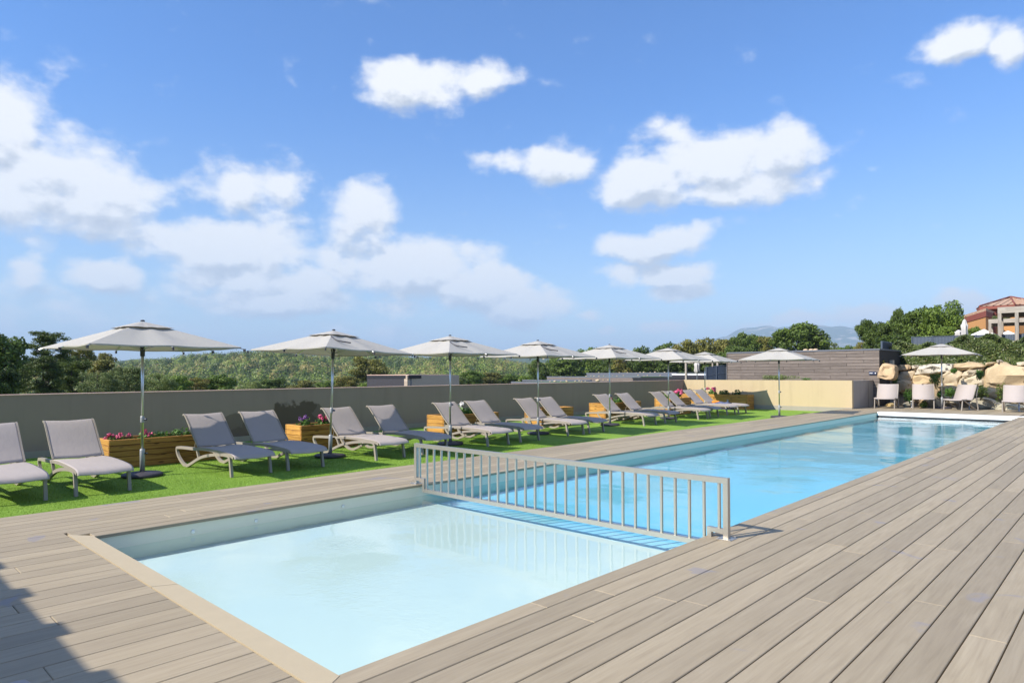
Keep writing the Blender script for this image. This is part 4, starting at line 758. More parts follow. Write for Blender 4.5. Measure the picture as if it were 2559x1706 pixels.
BO = [([(140,1030),(180,950),(200,870),(290,865),(370,900),(385,960),(370,1040),(300,1075),(200,1040)], 34.3, 'large orange boulder at the left end beside the plank wall', (1.05,.92,.8)),
 ([(375,890),(470,880),(550,900),(520,935),(410,965),(375,930)], 34.5, 'flat brown boulder on top, right of the large orange one', (.9,.85,.8)), ([(555,895),(600,885),(640,900),(590,935),(560,925)], 34.5, 'small pale stone on top, left of the lichen slab', (1,1,1)),
 ([(600,945),(660,890),(860,875),(1010,870),(1025,920),(980,960),(780,985),(600,995)], 34.45, 'long whitish slab blotched with black lichen', (1.15,1.2,1.3)), ([(1045,865),(1300,862),(1400,885),(1370,910),(1180,935),(1120,955),(1035,915)], 34.5, 'long brown slab on top, right of the lichen slab', (.92,.84,.72)),
 ([(365,1040),(420,970),(545,940),(590,985),(540,1060),(400,1055)], 34.3, 'grey cream boulder in the middle row behind the first chair', (1,1,1)), ([(530,1070),(570,1010),(720,1000),(850,1080),(830,1115),(620,1118),(545,1105)], 34.2, 'wide cream boulder above the second chair', (1.02,1,.95)),
 ([(880,1000),(960,965),(1110,950),(1130,1000),(1075,1060),(1080,1110),(930,1130),(880,1080)], 34.2, 'cream boulder behind the parasol pole', (1.05,1,.92)), ([(1130,990),(1180,950),(1370,915),(1340,960),(1200,1025),(1140,1020)], 34.35, 'slanting pale boulder under the long brown slab', (1,1,1)),
 ([(1090,1090),(1130,1040),(1310,990),(1390,1050),(1390,1120),(1300,1140),(1095,1120)], 34.15, 'broad grey cream boulder above the third chair', (.98,1,1)), ([(1370,960),(1450,890),(1600,845),(1700,890),(1900,900),(2050,930),(2050,1120),(1850,1135),(1600,1160),(1420,1140),(1385,1060)], 34.1, 'huge yellow cream boulder at the right edge', (1.05,.98,.86)),
 ([(1400,860),(1480,850),(1520,865),(1450,890),(1400,890)], 34.6, 'small brownish stone on top left of the huge boulder', (.95,.9,.8)), ([(1530,830),(1570,822),(1600,850),(1535,865)], 34.7, 'small pointed stone on top of the huge boulder', (1,.97,.95)), ([(1760,850),(1845,850),(1920,870),(1890,905),(1770,890)], 34.6, 'grey stone on top at the right edge', (.95,1,1.05)),
 ([(365,1075),(430,1055),(530,1075),(545,1180),(480,1210),(370,1190)], 34.0, 'tan boulder directly above the first chair backrest', (1,.9,.75)), ([(280,1080),(350,1080),(340,1110),(285,1120)], 34.3, 'small tan stone wedged by the return wall end', (1,.95,.85)), ([(450,1330),(520,1300),(560,1320),(550,1375),(450,1365)], 33.6, 'stone with grey painted shade between the first and second chairs', (.75,.82,.9)),  # cool tone of the low grey stone stands for the parasol's shadow
 ([(220,1355),(290,1325),(330,1340),(330,1372),(230,1375)], 33.9, 'low tan stone seen under the first chair', (1,.9,.6)), ([(720,1290),(800,1255),(860,1290),(900,1380),(740,1380)], 33.7, 'boulder with grey painted shade behind the parasol base', (.68,.76,.88)), ([(1270,1250),(1450,1285),(1560,1330),(1500,1380),(1300,1390),(1220,1330)], 33.8, 'low wide boulder with blue grey painted shade right of the third chair', (.62,.72,.85)),  # blue-grey tones put the parasol's shadow into the boulder colour
 ([(1380,1385),(1560,1335),(1700,1345),(1900,1350),(1900,1415),(1400,1408)], 33.75, 'flat pale slab at the foot of the wall on the right', (.85,.92,.92)), ([(570,1130),(640,1140),(680,1280),(600,1310),(560,1180)], 34.0, 'tan boulder seen left of the second chair backrest', (1,.92,.78)), ([(850,1130),(1100,1140),(1080,1200),(900,1215)], 34.0, 'low tan boulder below the cream one behind the pole', (1,.92,.75)),
 ([(1395,1150),(1540,1175),(1530,1280),(1440,1290),(1380,1200)], 34.0, 'tan boulder under the huge one beside the dark shrub', (1.05,.92,.72)), ([(625,1290),(720,1285),(725,1380),(630,1380)], 33.75, 'layered tan stone seen beneath the second chair', (1.05,.92,.75)), ([(860,1220),(1050,1225),(1080,1330),(900,1350)], 33.95, 'brown boulder with grey painted shade behind the third chair seat', (.8,.85,.9)), ([(1560,1200),(1850,1180),(1850,1340),(1600,1330)], 34.1, 'tan boulder behind the right hand chair', (1,.92,.8)), ([(1080,1150),(1390,1140),(1380,1270),(1100,1260)], 34.15, 'shaded tan boulder behind the third chair backrest', (.9,.86,.78))]  # cool tone behind the chair seat carries parasol shade as rock colour
for i, (poly, Y, lb, tone) in enumerate(BO): boulder(poly, Y, lb, tone, 0. if 'lichen' in lb and 'blotched' in lb else .93, .42 if 'huge' not in lb else .6, i)
bank = MB(); rows_ = [(35.0, -.3), (36.6, .35), (37.2, 1.1), (37.7, 1.85), (38.6, 2.0), (80, 2.2), (120, 1.5)]
xs_ = [-9.3, -8, -6, -4, -2, 2, 10, 30]
bank.v = [(x_-(0 if y_ < 40 else (y_-40)*.35 if x_ < -8 else 0), y_, z_) for (y_, z_) in rows_ for x_ in xs_]; bank.f = [(i*8+k, i*8+k+1, (i+1)*8+k+1, (i+1)*8+k) for i in range(len(rows_)-1) for k in range(7)]
tag(bank.build('earth_bank', 'earth'), kind='structure')
def shrub(name, pxa, pxb, vt, vb, Y, label, mat, n=900, size=.05, aspect=.25, cat='shrub', dz=.3, up=0.):
    a = py(pxa, vb, Y); b = py(pxb, vt, Y); root = tag(empty(name, ((a.x+b.x)/2, Y, a.z)), label, cat, 'plants among the boulders'); w, h_ = (b.x-a.x)/2, b.z-a.z
    d = rng.normal(size=(n, 3)); d /= np.linalg.norm(d, axis=1)[:, None]; q_ = rng.random((n, 1))**.4; c = np.array([0, 0, h_*.5])+d*q_*np.array([w, dz, h_*.5])*(1+.25*np.sin(d[:, :1]*9)); link('leaves', quads_mesh('leaves', c, d, np.full(n, size), .42+.2*rng.normal(size=n), mat, aspect, 1.3), root)
    st = MB()
    for k in range(6): t_ = rng.uniform(0, 6.28); st.tube([(0, 0, -.05), (w*.5*math.cos(t_), .1*math.sin(t_), h_*.6)], .008, 4)
    st.build('stem', 'bark', root); return root
Q6 = lambda a, b: (2159+a/4.6125, 720+b/4.6125)
for (a, b, c_, d_, Y, lb, mt) in [(450, 600, 1160, 1315, 33.75, 'green oleander between the first two chairs', 'leaf_herb'), (745, 910, 965, 1150, 35.7, 'bright green plant trailing over the boulders by the pole', 'leaf_herb'), (920, 1070, 1150, 1250, 33.8, 'green oleander behind the third chair, left of its back', 'leaf_herb'),
    (1260, 1430, 1105, 1280, 33.7, 'dark green oleander right of the third chair', 'leaf_oak'), (1500, 1700, 1095, 1310, 33.6, 'tall dark green oleander left of the right hand chair', 'leaf_oak'), (1290, 1375, 940, 1050, 36.0, 'small bright fern left of the huge boulder', 'leaf_herb'), (335, 380, 1000, 1110, 35.7, 'thin green plant beside the orange boulder', 'leaf_herb'),
    (1005, 1065, 930, 975, 36.2, 'tiny green tuft between the lichen slab and the brown slab', 'leaf_herb'), (850, 900, 1180, 1260, 34.5, 'small green plant behind the parasol pole', 'leaf_herb'), (655, 720, 1300, 1385, 33.45, 'small grassy tuft beneath the second chair', 'leaf_bright')]:
    ua, va = Q6(a, d_); ub, vb_ = Q6(b, c_); shrub('shrub', ua, ub, vb_, va, Y, lb, mt, 650, .055)
# hedge
hd = tag(empty('hedge', (-5, 38.4, 2)), 'thick variegated evergreen hedge above the boulder wall', 'hedge'); n = 60000
x0 = py(2212, 870, 38.0).x; hx = rng.uniform(x0, 2., n); t_ = rng.random(n); top = 2.97+.16*np.sin(hx*1.9)+.12*np.sin(hx*4.7)+np.clip((hx-x0-1.2)*.06, -.4, .35)-.9*np.clip(1-(hx-x0)/.7, 0, 1)**2
faces = rng.random(n); yy = np.where(faces < .68, 37.6+.16*rng.random(n)+.14*np.sin(hx*5+t_*9)+.25*t_, 37.8+1.3*rng.random(n)); zz = np.where(faces < .68, 1.75+(top-1.75)*t_, top-.16*rng.random(n)+.07*np.sin(hx*8))
nn_ = np.where((faces < .68)[:, None], np.array([[0, -1, .35]]), np.array([[0, -.3, 1]]))+0*hx[:, None]; c = np.stack([hx+5, yy-38.4, zz-2], 1)
link('leaves', quads_mesh('leaves', c, nn_, np.full(n, .062), .40+.22*rng.normal(size=n)+.2*(rng.random(n) < .12), 'leaf_shrub', .5, 1.0), hd)
MB().box(x0+5+.35, 7., -.45, .6, -.35, .80).build('core', 'leaf_oak', hd)
yf = tag(empty('yellow_flowers', (py(2200, 905, 34.6).x, 34.6, py(2200, 905, 34.6).z)), 'spray of small yellow flowers at the top right corner of the plank wall', 'flowers')
d = rng.normal(size=(60, 3)); d /= np.linalg.norm(d, axis=1)[:, None]; link('blossom', quads_mesh('blossom', d*np.array([.28, .1, .25])*(rng.random((60, 1))**.5), d, np.full(60, .03), np.full(60, .5), 'petal_yellow', .8), yf); mb = MB()
for k in range(7): mb.tube([(.05, 0, -.55), (rng.uniform(-.25, .25), 0, rng.uniform(-.1, .22))], .006, 4)
mb.build('stem', 'leaf_herb', yf)
# ------------------------------------------------------------------ plank building behind the cream wall
Y4 = 34.0; xa, xb = py(1816.5, 900, Y4).x, -8.83; zt = 2.60
pb = MB().box(xa+.02, xb-.02, Y4+.03, Y4+5.5, -.4, zt).build('plank_building', 'under'); tag(pb, 'flat roofed building faced with horizontal grey brown planks', 'building')
MB().box(xa, xb+.02, Y4-.02, Y4+5.6, zt+.001, zt+.07).build('roof_edge', 'roof_edge', pb); MB().box(xa-.01, xa+.02, Y4-.02, Y4+.02, -.3, zt).build('corner_trim', 'plank_grey', pb)
pr = random.Random(5); PMs = {}
for r in range(20):
    z0 = zt-(r+1)*.147
    if z0 < .0: break
    xs = xa+.025-(r % 3)*.75
    while xs < xb:
        e = min(xs+2.25, xb); s_ = max(xs, xa+.025)
        if e-s_ > .05:
            key = round(e-s_, 2)
            if key not in PMs: PMs[key] = MB().bbox(-key/2+.004, key/2-.004, -.022, 0, .005, .138, .004).mesh('plank', 'plank_grey')
            link('plank', PMs[key], pb, ((s_+e)/2, Y4+.028, z0))
        xs += 2.25
for (u, v, lb) in [(2013, 878, 'orange stone on the flat roof, left of three'), (2027, 879.5, 'orange stone on the flat roof, middle of three'), (2038, 877, 'orange stone on the flat roof, right of three')]:
    p = py(u, v, Y4+.5); o = MB().add([tuple(Vector(v_)*.10) for v_ in IV], IF).build('roof_stone', 'stone_small', None, True); o.scale = (1.2, .9, .6); o.location = (p.x, Y4+.5, zt+.10); tag(o, lb, 'stone')
sg = tag(empty('direction_sign', (0, 0, 0)), 'small navy sign with white lettering and arrow on the plank wall', 'sign'); a = py(2171.5, 928, Y4-.03); b = py(2190.5, 936, Y4-.03); sg.location = a
MB().box(0, b.x-a.x, -.012, 0, b.z-a.z, 0).build('panel', 'navy', sg); wdt_ = b.x-a.x; hgt_ = a.z-b.z; mb = MB(); xk = .08*wdt_
for k, (ww, h_) in enumerate([(.04, .26), (.05, .2), (.05, .2), (.045, .26), (.05, .2), (.05, .2), (.045, .28), (.05, .2)]): mb.box(xk, xk+ww*wdt_*.8, -.016, -.0125, -.62*hgt_, (-.62+h_)*hgt_); xk += ww*wdt_*1.1
mb.build('lettering', 'white', sg); MB().lathe([(.075*wdt_, 0), (.075*wdt_, .004)], 16).build('arrow_disc', 'white', sg, loc=(.86*wdt_, -.0126, -.5*hgt_)).rotation_euler = (pi/2, 0, 0)
cb = MB().box(-9.02, -8.72, 35.8, 36.1, -.2, py(2202, 900, 35.8).z).build('concrete_pier', 'concrete'); tag(cb, 'pale concrete pier between plank wall and orange boulder', 'pier')
shrub('low_shrub', 1895, 1992, 936, 950, 31.9, 'low grey green shrub between the cream wall and the planks', 'leaf_olive', 1600, .04); shrub('low_shrub', 2003, 2025, 943, 951, 31.9, 'tiny green shrub right of the grey green one', 'leaf_herb', 300, .035)
# blue fence / gate behind the hedge corner
bf = tag(empty('blue_fence', at(2205, 900, 38)), 'dark blue mesh gate beside the plank building', 'gate'); l0 = bf.location.copy()
def fpt(u, v, D): return at(u, v, D)-l0
def quadbar(a, b, r): return MB().tube([a, b], r, 6)
quadbar(fpt(2203.5, 852, 37.2), fpt(2203.5, 905, 37.2), .045).build('post', 'blue_grey', bf); quadbar(fpt(2203.5, 853, 37.2), fpt(2228, 857, 39.9), .03).build('rail', 'blue_grey', bf)
a, b, c_, d_ = fpt(2204.5, 855, 37.3), fpt(2228, 858, 40), fpt(2228, 905, 40), fpt(2204.5, 905, 37.3); o = MB().add([a, b, c_, d_], [(0, 1, 2, 3)]).build('panel', 'navy', bf); o.modifiers.new('t', 'SOLIDIFY').thickness = .03
# terrace fence above the hedge
def wirefence(name, u0, v0, u1, v1, D0, D1, hgt, label, nbar, mat='blue_grey', posts=5, slat=True):
    A_ = at(u0, v0, D0); B_ = at(u1, v1, D1); root = tag(empty(name, A_), label, 'fence'); L = B_-A_; mb = MB()
    for k in range(nbar):
        p = L*(k/(nbar-1)); mb.tube([p, p+Vector((0, 0, -hgt))], .009, 4)
    o = mb.build('wires', mat, root)
    if slat: o = MB().add([(0, 0.02, -.02), (L.x, L.y+.02, L.z-.02), (L.x, L.y+.02, L.z-hgt), (0, .02, -hgt)], [(0, 1, 2, 3)]).build('privacy_slats', mat, root); o.modifiers.new('t', 'SOLIDIFY').thickness = .01
    for k in range(posts): p = L*(k/(posts-1)); MB().tube([p+Vector((0, 0, .03)), p+Vector((0, 0, -hgt))], .03, 6).build('post', mat, root)
    for z in (0, -hgt*.35, -hgt*.7): MB().tube([Vector((0, -.01, z)), L+Vector((0, -.01, z))], .012, 4).build('rail', mat, root)
    return root
wirefence('terrace_fence', 2279, 842, 2620, 832, 41, 40, 1.3, 'blue grey mesh fence on the upper terrace behind the hedge', 90, posts=7)
wirefence('mesh_fence', 1765, 917.5, 1815, 911, 37.5, 38, 1.3, 'blue mesh fence between the pergola posts', 26, posts=3)
# closed parasols
def closed_parasol(u, vt, vb, D, wpx, label, tilt=0.):
    t, b = at(u, vt, D), at(u, vb, D); H = t.z-b.z; w = wpx/F*D*.86; root = tag(empty('closed_parasol', b), label, 'parasol', 'folded parasols'); vs = []; n_ = 28; prof = [(0, .25), (.04, .55), (.25, 1.), (.5, .8), (.72, 1.0), (.76, .75), (.93, .45), (1., .08)]
    for (z, r) in prof:
        for k in range(n_): a_ = 2*pi*k/n_; q_ = w*r*.5*(1+.22*math.cos(7*a_+z*3)); vs.append((q_*math.cos(a_), q_*math.sin(a_), z*H))
    fs = [(j*n_+k, (j+1)*n_+k, (j+1)*n_+(k+1) % n_, j*n_+(k+1) % n_) for j in range(len(prof)-1) for k in range(n_)]; MB().add(vs, fs).build('folded_canopy', 'parasol_dirty', root, True); MB().lathe([(.03, -1.2), (.03, H*.2)], 8).build('pole', 'alu', root); return root
closed_parasol(2411, 797, 852, 40, 14, 'tall folded whitish parasol in front of the terrace fence'); closed_parasol(2396, 824, 842, 44, 15, 'short folded parasol just left of the tall folded one'); closed_parasol(1742, 900, 934, 41, 15, 'folded grey parasol standing inside the wooden pergola')
# open white parasols on the upper terrace
for (u0, u1, vt, vb, D, lb) in [(2418, 2500, 822, 839, 46, 'wide white parasol canopy left of the terrace pergola'), (2478, 2560, 826, 842, 50, 'white parasol canopy seen through the terrace pergola')]:
    a, b = at(u0, vb, D), at(u1, vb, D); t = at((u0+u1)/2, vt, D); w = (b-a).length/2; root = tag(empty('white_parasol', (t.x, t.y, 2.2)), lb, 'parasol'); zz_ = t.z-2.2; ze_ = a.z-2.2
    MB().add([(-w*.8, -w*.8, ze_), (w*.8, -w*.8, ze_), (w*.8, w*.8, ze_), (-w*.8, w*.8, ze_), (0, 0, zz_)], [(0, 1, 4), (1, 2, 4), (2, 3, 4), (3, 0, 4)]).build('canopy', 'white', root); MB().lathe([(.03, 0), (.03, zz_)], 8).build('pole', 'alu', root)
# ------------------------------------------------------------------ pergolas
def pergola_left():
    Yp = 34.0; l = py(1712, 947, Yp); root = tag(empty('wooden_pergola', (l.x, Yp, 0)), 'weathered wooden pergola joined to the left end of the plank building', 'pergola')
    def post(u, w, Y, vt): p = py(u, vt, Y); MB().box(-w/2, w/2, -w/2, w/2, -.4, p.z).build('post', 'old_timber', root, loc=(p.x-l.x, Y-Yp, 0))
    zt_ = py(1760, 900, Yp).z; zb_ = py(1760, 905.5, Yp).z
    post(1714.5, .105, Yp, 904); post(1793.5, .105, Yp, 905); post(1781, .09, Yp+3, 904)
    MB().box(py(1711.5, 900, Yp).x-l.x, xa-l.x-.012, -.05, .05, zb_+.002, zt_).build('beam', 'old_timber_x', root); MB().box(py(1712, 900, Yp+3).x-l.x, xa-l.x-.012, 2.95, 3.05, zb_+.002, zt_).build('beam', 'old_timber_x', root)
    for k in range(5): x_ = (xa-l.x)*(k+.5)/5; MB().box(x_-.03, x_+.03, .052, 2.948, zb_+.01, zt_-.01).build('rafter', 'old_timber', root)
pergola_left()
def pergola_right(u0, u1, vt, vb, D, label, posts, dep, wpx):
    a, b = at(u0, vt, D), at(u1, vt-2, D); zb = at(u0, vb, D).z; root = tag(empty('terrace_pergola', (a.x, a.y, 2.2)), label, 'pergola', 'timber pergolas on the upper terrace'); X = Vector((b.x-a.x, b.y-a.y, 0)); L = X.length; X.normalize(); Yv = Vector((-X.y, X.x, 0)); M = Matrix(((X.x, Yv.x, 0, 0), (X.y, Yv.y, 0, 0), (0, 0, 1, 0), (0, 0, 0, 1)))
    zt_ = a.z-2.2; zb_ = zb-2.2; w = wpx/F*D*.66
    for y_ in (0, dep): MB().box(0, L, y_-w/2, y_+w/2, zb_, zt_, M).build('beam', 'old_timber_x', root)
    for x_ in (w*.5, L-w*.5): MB().box(x_-w/2, x_+w/2, w/2+.002, dep-w/2-.002, zb_, zt_-.01, M).build('beam', 'old_timber', root)
    for s_ in posts:
        for y_ in (0, dep): MB().box(L*s_, L*s_+w, y_-w/2+.002, y_+w/2-.002, -.3, zb_-.002, M).build('post', 'old_timber', root)
    for k in range(9): y_ = .2+(dep-.4)*k/8; MB().box(.02, L-.02, y_-.02, y_+.02, zb_+.02, zt_-.02, M).build('slat', 'dark_clad', root)
    mb = MB().box(w, L-w, .1, dep-.1, zb_+.0, zb_+.015, M); mb.build('shade_mat', 'under', root)
pergola_right(2493, 2640, 768, 783, 40, 'nearer tall weathered pergola at the right edge', (0, .3, .94), 3.4, 9); pergola_right(2470, 2620, 798, 808, 45, 'lower weathered pergola behind the tall one', (0, .45, .94), 3.4, 7)
# ------------------------------------------------------------------ orange house on the upper terrace
def house():
    D = 66; o0 = at(2500, 850, D); root = tag(empty('orange_house', (o0.x, o0.y, 2.)), 'ochre orange house with terracotta hipped roof above the right grove', 'house'); L0 = Vector((o0.x, o0.y, 2.))
    def P(u, v, D_): return at(u, v, D_)-L0
    def prism(name, mat, pts_b, pts_t, par=root): n_ = len(pts_b); return MB().add(pts_b+pts_t, [tuple(range(n_-1, -1, -1)), tuple(range(n_, 2*n_))]+[(i, (i+1) % n_, n_+(i+1) % n_, n_+i) for i in range(n_)]).build(name, mat, par)
    def wallq(name, mat, corners, zb=0., par=root):     # corners: list of (point top); go down to zb
        return prism(name, mat, [Vector((c.x, c.y, zb)) for c in corners], corners, par)
    ze = at(2447.8, 766, 62).z
    E_ = [gp(2440.6, 773, ze), gp(2447.8, 766, ze), gp(2535.7, 760.6, ze), gp(2640, 762.5, ze), at(2660, 770, 84), at(2460, 775, 84)]
    E_ = [Vector((p.x, p.y, ze))-L0 for p in E_]; cen = sum(E_, Vector())/6; ap = at(2525, 743.2, 70)-L0
    inn = [cen+(p-cen)*.93 for p in E_]; n6 = 6
    prism('wall', 'orange_wall', [Vector((p.x, p.y, 0)) for p in inn], [p-Vector((0, 0, .62)) for p in inn])
    fr_ = [cen+(p-cen)*.95 for p in E_]; prism('eaves_shadow_band', 'red_trim', [p-Vector((0, 0, .618)) for p in fr_], [p-Vector((0, 0, .24)) for p in fr_]); prism('eaves', 'red_trim', [p-Vector((0, 0, .238)) for p in E_], [p-Vector((0, 0, .02)) for p in E_])  # red band below the eaves paints in their shadow
    rf = MB().add(E_+[ap], [(i, (i+1) % 6, 6) for i in range(6)]).build('roof', 'roof_tile', root)
    mb = MB()
    for i in range(3):
        a_, b_ = E_[i], E_[i+1]; n_ = max(2, int((b_-a_).length/.42))
        for k in range(n_):
            f_ = k/n_; foot = a_.lerp(b_, f_); tp = ap.lerp(a_, 0) ; edge = (a_.lerp(ap, .985) if f_ < .5 else b_.lerp(ap, .985)); g_ = 1-abs(2*f_-1)
            up = foot.lerp(ap, .02+.96*g_) ; mid = a_.lerp(b_, .5); dirn = (ap-mid); tgt = foot+dirn*(g_*.98); mb.tube([foot+Vector((0, 0, .0)), tgt+Vector((0, 0, .0))], .06, 5, False)
    mb.build('tile_rolls', 'roof_tile', rf)
    for i in range(6): MB().tube([E_[i]+Vector((0, 0, .05)), ap+Vector((0, 0, .08))], .06, 6).build('hip_ridge', 'red_trim', root)
    # lower wing with a single pitched roof
    w1_, w0_, w2_ = at(2463, 775, 57)-L0, at(2405, 793, 61)-L0, at(2483, 777, 60.5)-L0; w2_.z = w1_.z; w3_ = w0_+(w2_-w1_); th = Vector((0, 0, .42)); dn = Vector((0, 0, 1.15))
    prism('wall', 'orange_wall', [Vector((c.x, c.y, 0)) for c in (w0_, w1_, w2_, w3_)], [c-th for c in (w0_, w1_, w2_, w3_)]); c4 = (w0_+w1_+w2_+w3_)/4; rr_ = [c4+(c-c4)*1.06 for c in (w0_, w1_, w2_, w3_)]
    prism('fascia', 'red_trim', [c-th*1.1 for c in rr_], [c-Vector((0, 0, .06)) for c in rr_]); prism('roof', 'roof_tile', [c-Vector((0, 0, .058)) for c in rr_], [c+Vector((0, 0, .12)) for c in rr_])
    MB().tube([at(2485.5, 780, 60)-L0, at(2485.5, 860, 60)-L0], .09, 6).build('drain_pipe', 'red_trim', root)
house()
tree('olive_bush', 'olive1', 2478, 2530, 783, 812, 52, 'grey green treetop in front of the orange house', cat='tree', zb=2.)
# ------------------------------------------------------------------ timber bungalow beyond the wall
def bungalow():
    D = 55; A_ = at(927, 937, D); B_ = py(1018.5, 938.5, A_.y-.25); C_ = px(1125, 938, B_.x-.2); zb = gz(A_.x, A_.y); root = tag(empty('timber_bungalow', (A_.x, A_.y, 0)), 'flat roofed bungalow with pale timber end and dark slatted side', 'bungalow'); o = Vector((A_.x, A_.y, 0))
    def face(p, q): X = Vector((q.x-p.x, q.y-p.y, 0)); L = X.length; X.normalize(); Yv = Vector((-X.y, X.x, 0)); return Matrix(((X.x, Yv.x, 0, p.x-o.x), (X.y, Yv.y, 0, p.y-o.y), (0, 0, 1, 0), (0, 0, 0, 1))), L
    M, L = face(A_, B_); H = A_.z; MB().box(0, L, .02, 5, -3, H-.02, M).build('wall', 'clad_light', root)
    M2, L2 = face(B_, C_); MB().box(.02, L2, .02, 5, -3, H-.03, M2).build('wall', 'dark_clad', root); MB().box(.0, L2+.1, -.12, 5, H-.26, H-.02, M2).build('fascia', 'black', root); MB().box(.0, L2, -.12, 5, H-.018, H+.03, M2).build('roof_edge', 'cap', root)
    for k in range(15):
        z1 = H-k*.16; MB().bbox(0.0, L, -.02, .018, z1-.15, z1, .004, M).build('board', 'clad_light', root)
    for k in range(8): z1 = H-.28-k*.15; MB().box(.35, L2-.05, -.03, .018, z1-.135, z1, M2).build('board', 'dark_clad', root)
    MB().tube([M2 @ Vector((.30, -.05, H-.1)), M2 @ Vector((.30, -.05, -2))], .04, 6).build('drain_pipe', 'roof_edge', root)
    for (u0, u1, v0, v1, kind) in ((936, 946, 950.5, 972, 0), (980, 990.5, 952.5, 972, 1)):
        s0 = (u0-927)/(1018.5-927)*L; s1 = (u1-927)/(1018.5-927)*L; zt_ = at(u0, v0, D-1).z; f_ = MB().box(s0, s1, -.045, -.021, zt_-1.3, zt_, M).build('window', 'roof_edge', root)
        MB().box(s0+.05, s1-.05, -.052, -.0455, zt_-1.25, zt_-.05, M).build('pane', 'window_dark', f_)
        if kind == 0:
            for k in range(6): MB().box(s0+.06, s1-.06, -.062, -.053, zt_-.15-k*.17, zt_-.07-k*.17, M).build('louvre', 'roof_edge', f_)
        else: MB().box(s0+(s1-s0)*.55, s1-.07, -.056, -.053, zt_-1.2, zt_-.08, M).build('curtain', 'curtain', f_)
bungalow()
# green roofed low buildings beyond the wall
def lowroof(u0, v0, u1, v1, D0, D1, hgt, dep, label, mat, green=True, mat2='roof_edge'):
    A_, B_ = at(u0, v0, D0), at(u1, v1, D1); root = tag(empty('green_roof_bungalow', (A_.x, A_.y, 0)), label, 'bungalow', 'green roofed bungalows below the terrace'); X = Vector((B_.x-A_.x, B_.y-A_.y, 0)); L = X.length; X.normalize(); Yv = Vector((-X.y, X.x, 0)); M = Matrix(((X.x, Yv.x, 0, 0), (X.y, Yv.y, 0, 0), (0, 0, 1, 0), (0, 0, 0, 1))); z = min(A_.z, B_.z)
    MB().box(0, L, .02, dep, -4, z-.06, M).build('wall', mat, root); MB().box(-.05, L+.05, -.02, .14, z-.12, z, M).build('roof_edge', mat2, root); MB().box(-.05, L+.05, dep-.1, dep+.05, z-.12, z+.02, M).build('roof_edge', mat2, root)
    if green: MB().box(0, L, .142, dep-.102, z-.1, z-.03, M).build('sedum_roof', 'roof_green', root)
    for k in range(6): z1 = z-.13-k*.17; MB().box(0, L, -.012, .018, z1-.16, z1-.005, M).build('board', mat, root)
    return z
lowroof(1278, 953, 1530, 946, 58, 46, 1, 5, 'nearest low bungalow with stones on its green roof', 'plank_grey'); lowroof(1306, 948.5, 1410, 946, 66, 60, 1, 3, 'low dark roofed bungalow behind the nearest one', 'dark_clad', False)
lowroof(1367, 940, 1600, 937, 78, 66, 1, 6, 'long grey boarded bungalow roof in the middle', 'plank_grey'); lowroof(1466, 931.5, 1690, 930.5, 95, 80, 1, 6, 'farthest bungalow with a blue grey roof edge', 'roof_edge')
lowroof(1582, 943, 1765, 940, 52, 48, 1, 4, 'black edged low roof left of the pergola', 'black', False, 'black'); lowroof(1680, 933.5, 1765, 933, 62, 58, 1, 4, 'dark parapet with white capping behind the pergola', 'dark_clad', False, 'white')
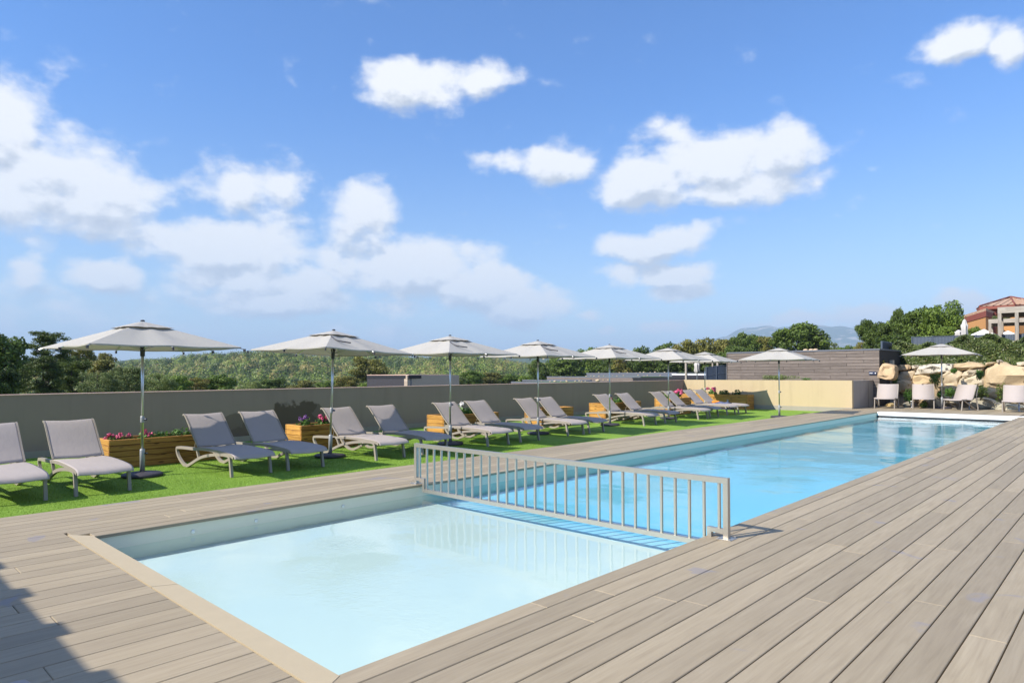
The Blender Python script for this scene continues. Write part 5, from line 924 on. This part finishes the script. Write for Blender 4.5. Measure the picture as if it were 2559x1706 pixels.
# stones lying on the green roofs
sr = random.Random(9); SM = MB().add([(v_.x*(1+.15*mnoise.noise(v_*2)), v_.y, v_.z*.6) for v_ in unit_ico(1)[0]], unit_ico(1)[1]).mesh('stone', 'stone_small', True)
for (u, v, D, s_) in [(1297, 950, 60, 5), (1353, 952, 58, 3.5), (1375, 953, 57, 6), (1387, 952.5, 57, 9), (1402, 953, 56, 5), (1415, 951, 58, 6), (1417, 953, 56, 7), (1438, 952, 56, 6), (1448, 951, 56, 6), (1454, 953, 55, 6), (1463, 952, 55, 4), (1494, 950.5, 54, 14), (1520, 949, 53, 6), (1508, 949.5, 53, 5),
    (1465, 939.5, 76, 6), (1477, 939, 76, 4), (1485, 939.5, 76, 5), (1497, 940, 75, 5), (1509, 939, 74, 4), (1531, 938, 74, 3), (1542, 939.5, 73, 4), (1558, 938, 72, 4), (1595, 937.5, 70, 5), (1610, 939, 69, 4), (1618, 938, 69, 5), (1650, 938, 68, 5),
    (1497, 930.5, 93, 4), (1548, 930.5, 90, 5), (1568, 930.5, 89, 5), (1590, 931, 88, 3), (1600, 930, 87, 5), (1609, 930, 87, 6), (1625, 930.5, 86, 4), (1637, 929.5, 85, 6), (1661, 930, 84, 5), (1677, 931, 82, 3)]:
    o = link('roof_stone', SM); p = at(u, v, D); o.location = p; k_ = s_/F*D*.5; o.scale = (k_, k_, k_*.8); o.rotation_euler = (0, 0, sr.uniform(0, 6)); tag(o, 'largest pale stone on the nearest green roof' if s_ == 14 else ('broad flat pale stone on the nearest green roof, left of the fourth parasol pole' if s_ == 9 else 'small pale rounded stone lying on the green flat roofs'), 'stone', 'stones on the green roofs')
# poolside building behind the photographer's left: its roof edge shades the near deck
ph = empty('pool_house', (-6.5, -4.2, 0)); tag(ph, 'pool house whose roof edge shades the near left deck', 'building')
MB().box(-6.0, 4.6, -1.6, 1.4, 0, 2.75).build('wall', 'wall_cream', ph); MB().box(-6.3, 4.9, -1.9, 1.95, 2.751, 2.83).build('roof', 'roof_edge', ph)
for k in range(11): MB().box(-6.0+k*1.02, -5.72+k*1.02, 1.95, 2.04, 2.76, 2.82).build('rafter_end', 'old_timber', ph)
# ------------------------------------------------------------------ haze (closed box of air around everything)
hm, nt = newmat('haze_air'); vol = N(nt, 'ShaderNodeVolumePrincipled', {'Color': (.56, .76, 1., 1), 'Density': 1.7e-4, 'Anisotropy': .0}); N(nt, 'ShaderNodeOutputMaterial', {'Volume': vol.outputs[0]}); MAT['haze_air'] = hm
o = MB().box(-14500, 14500, -14500, 14500, -30, 760).build('haze', 'haze_air'); tag(o, kind='stuff')
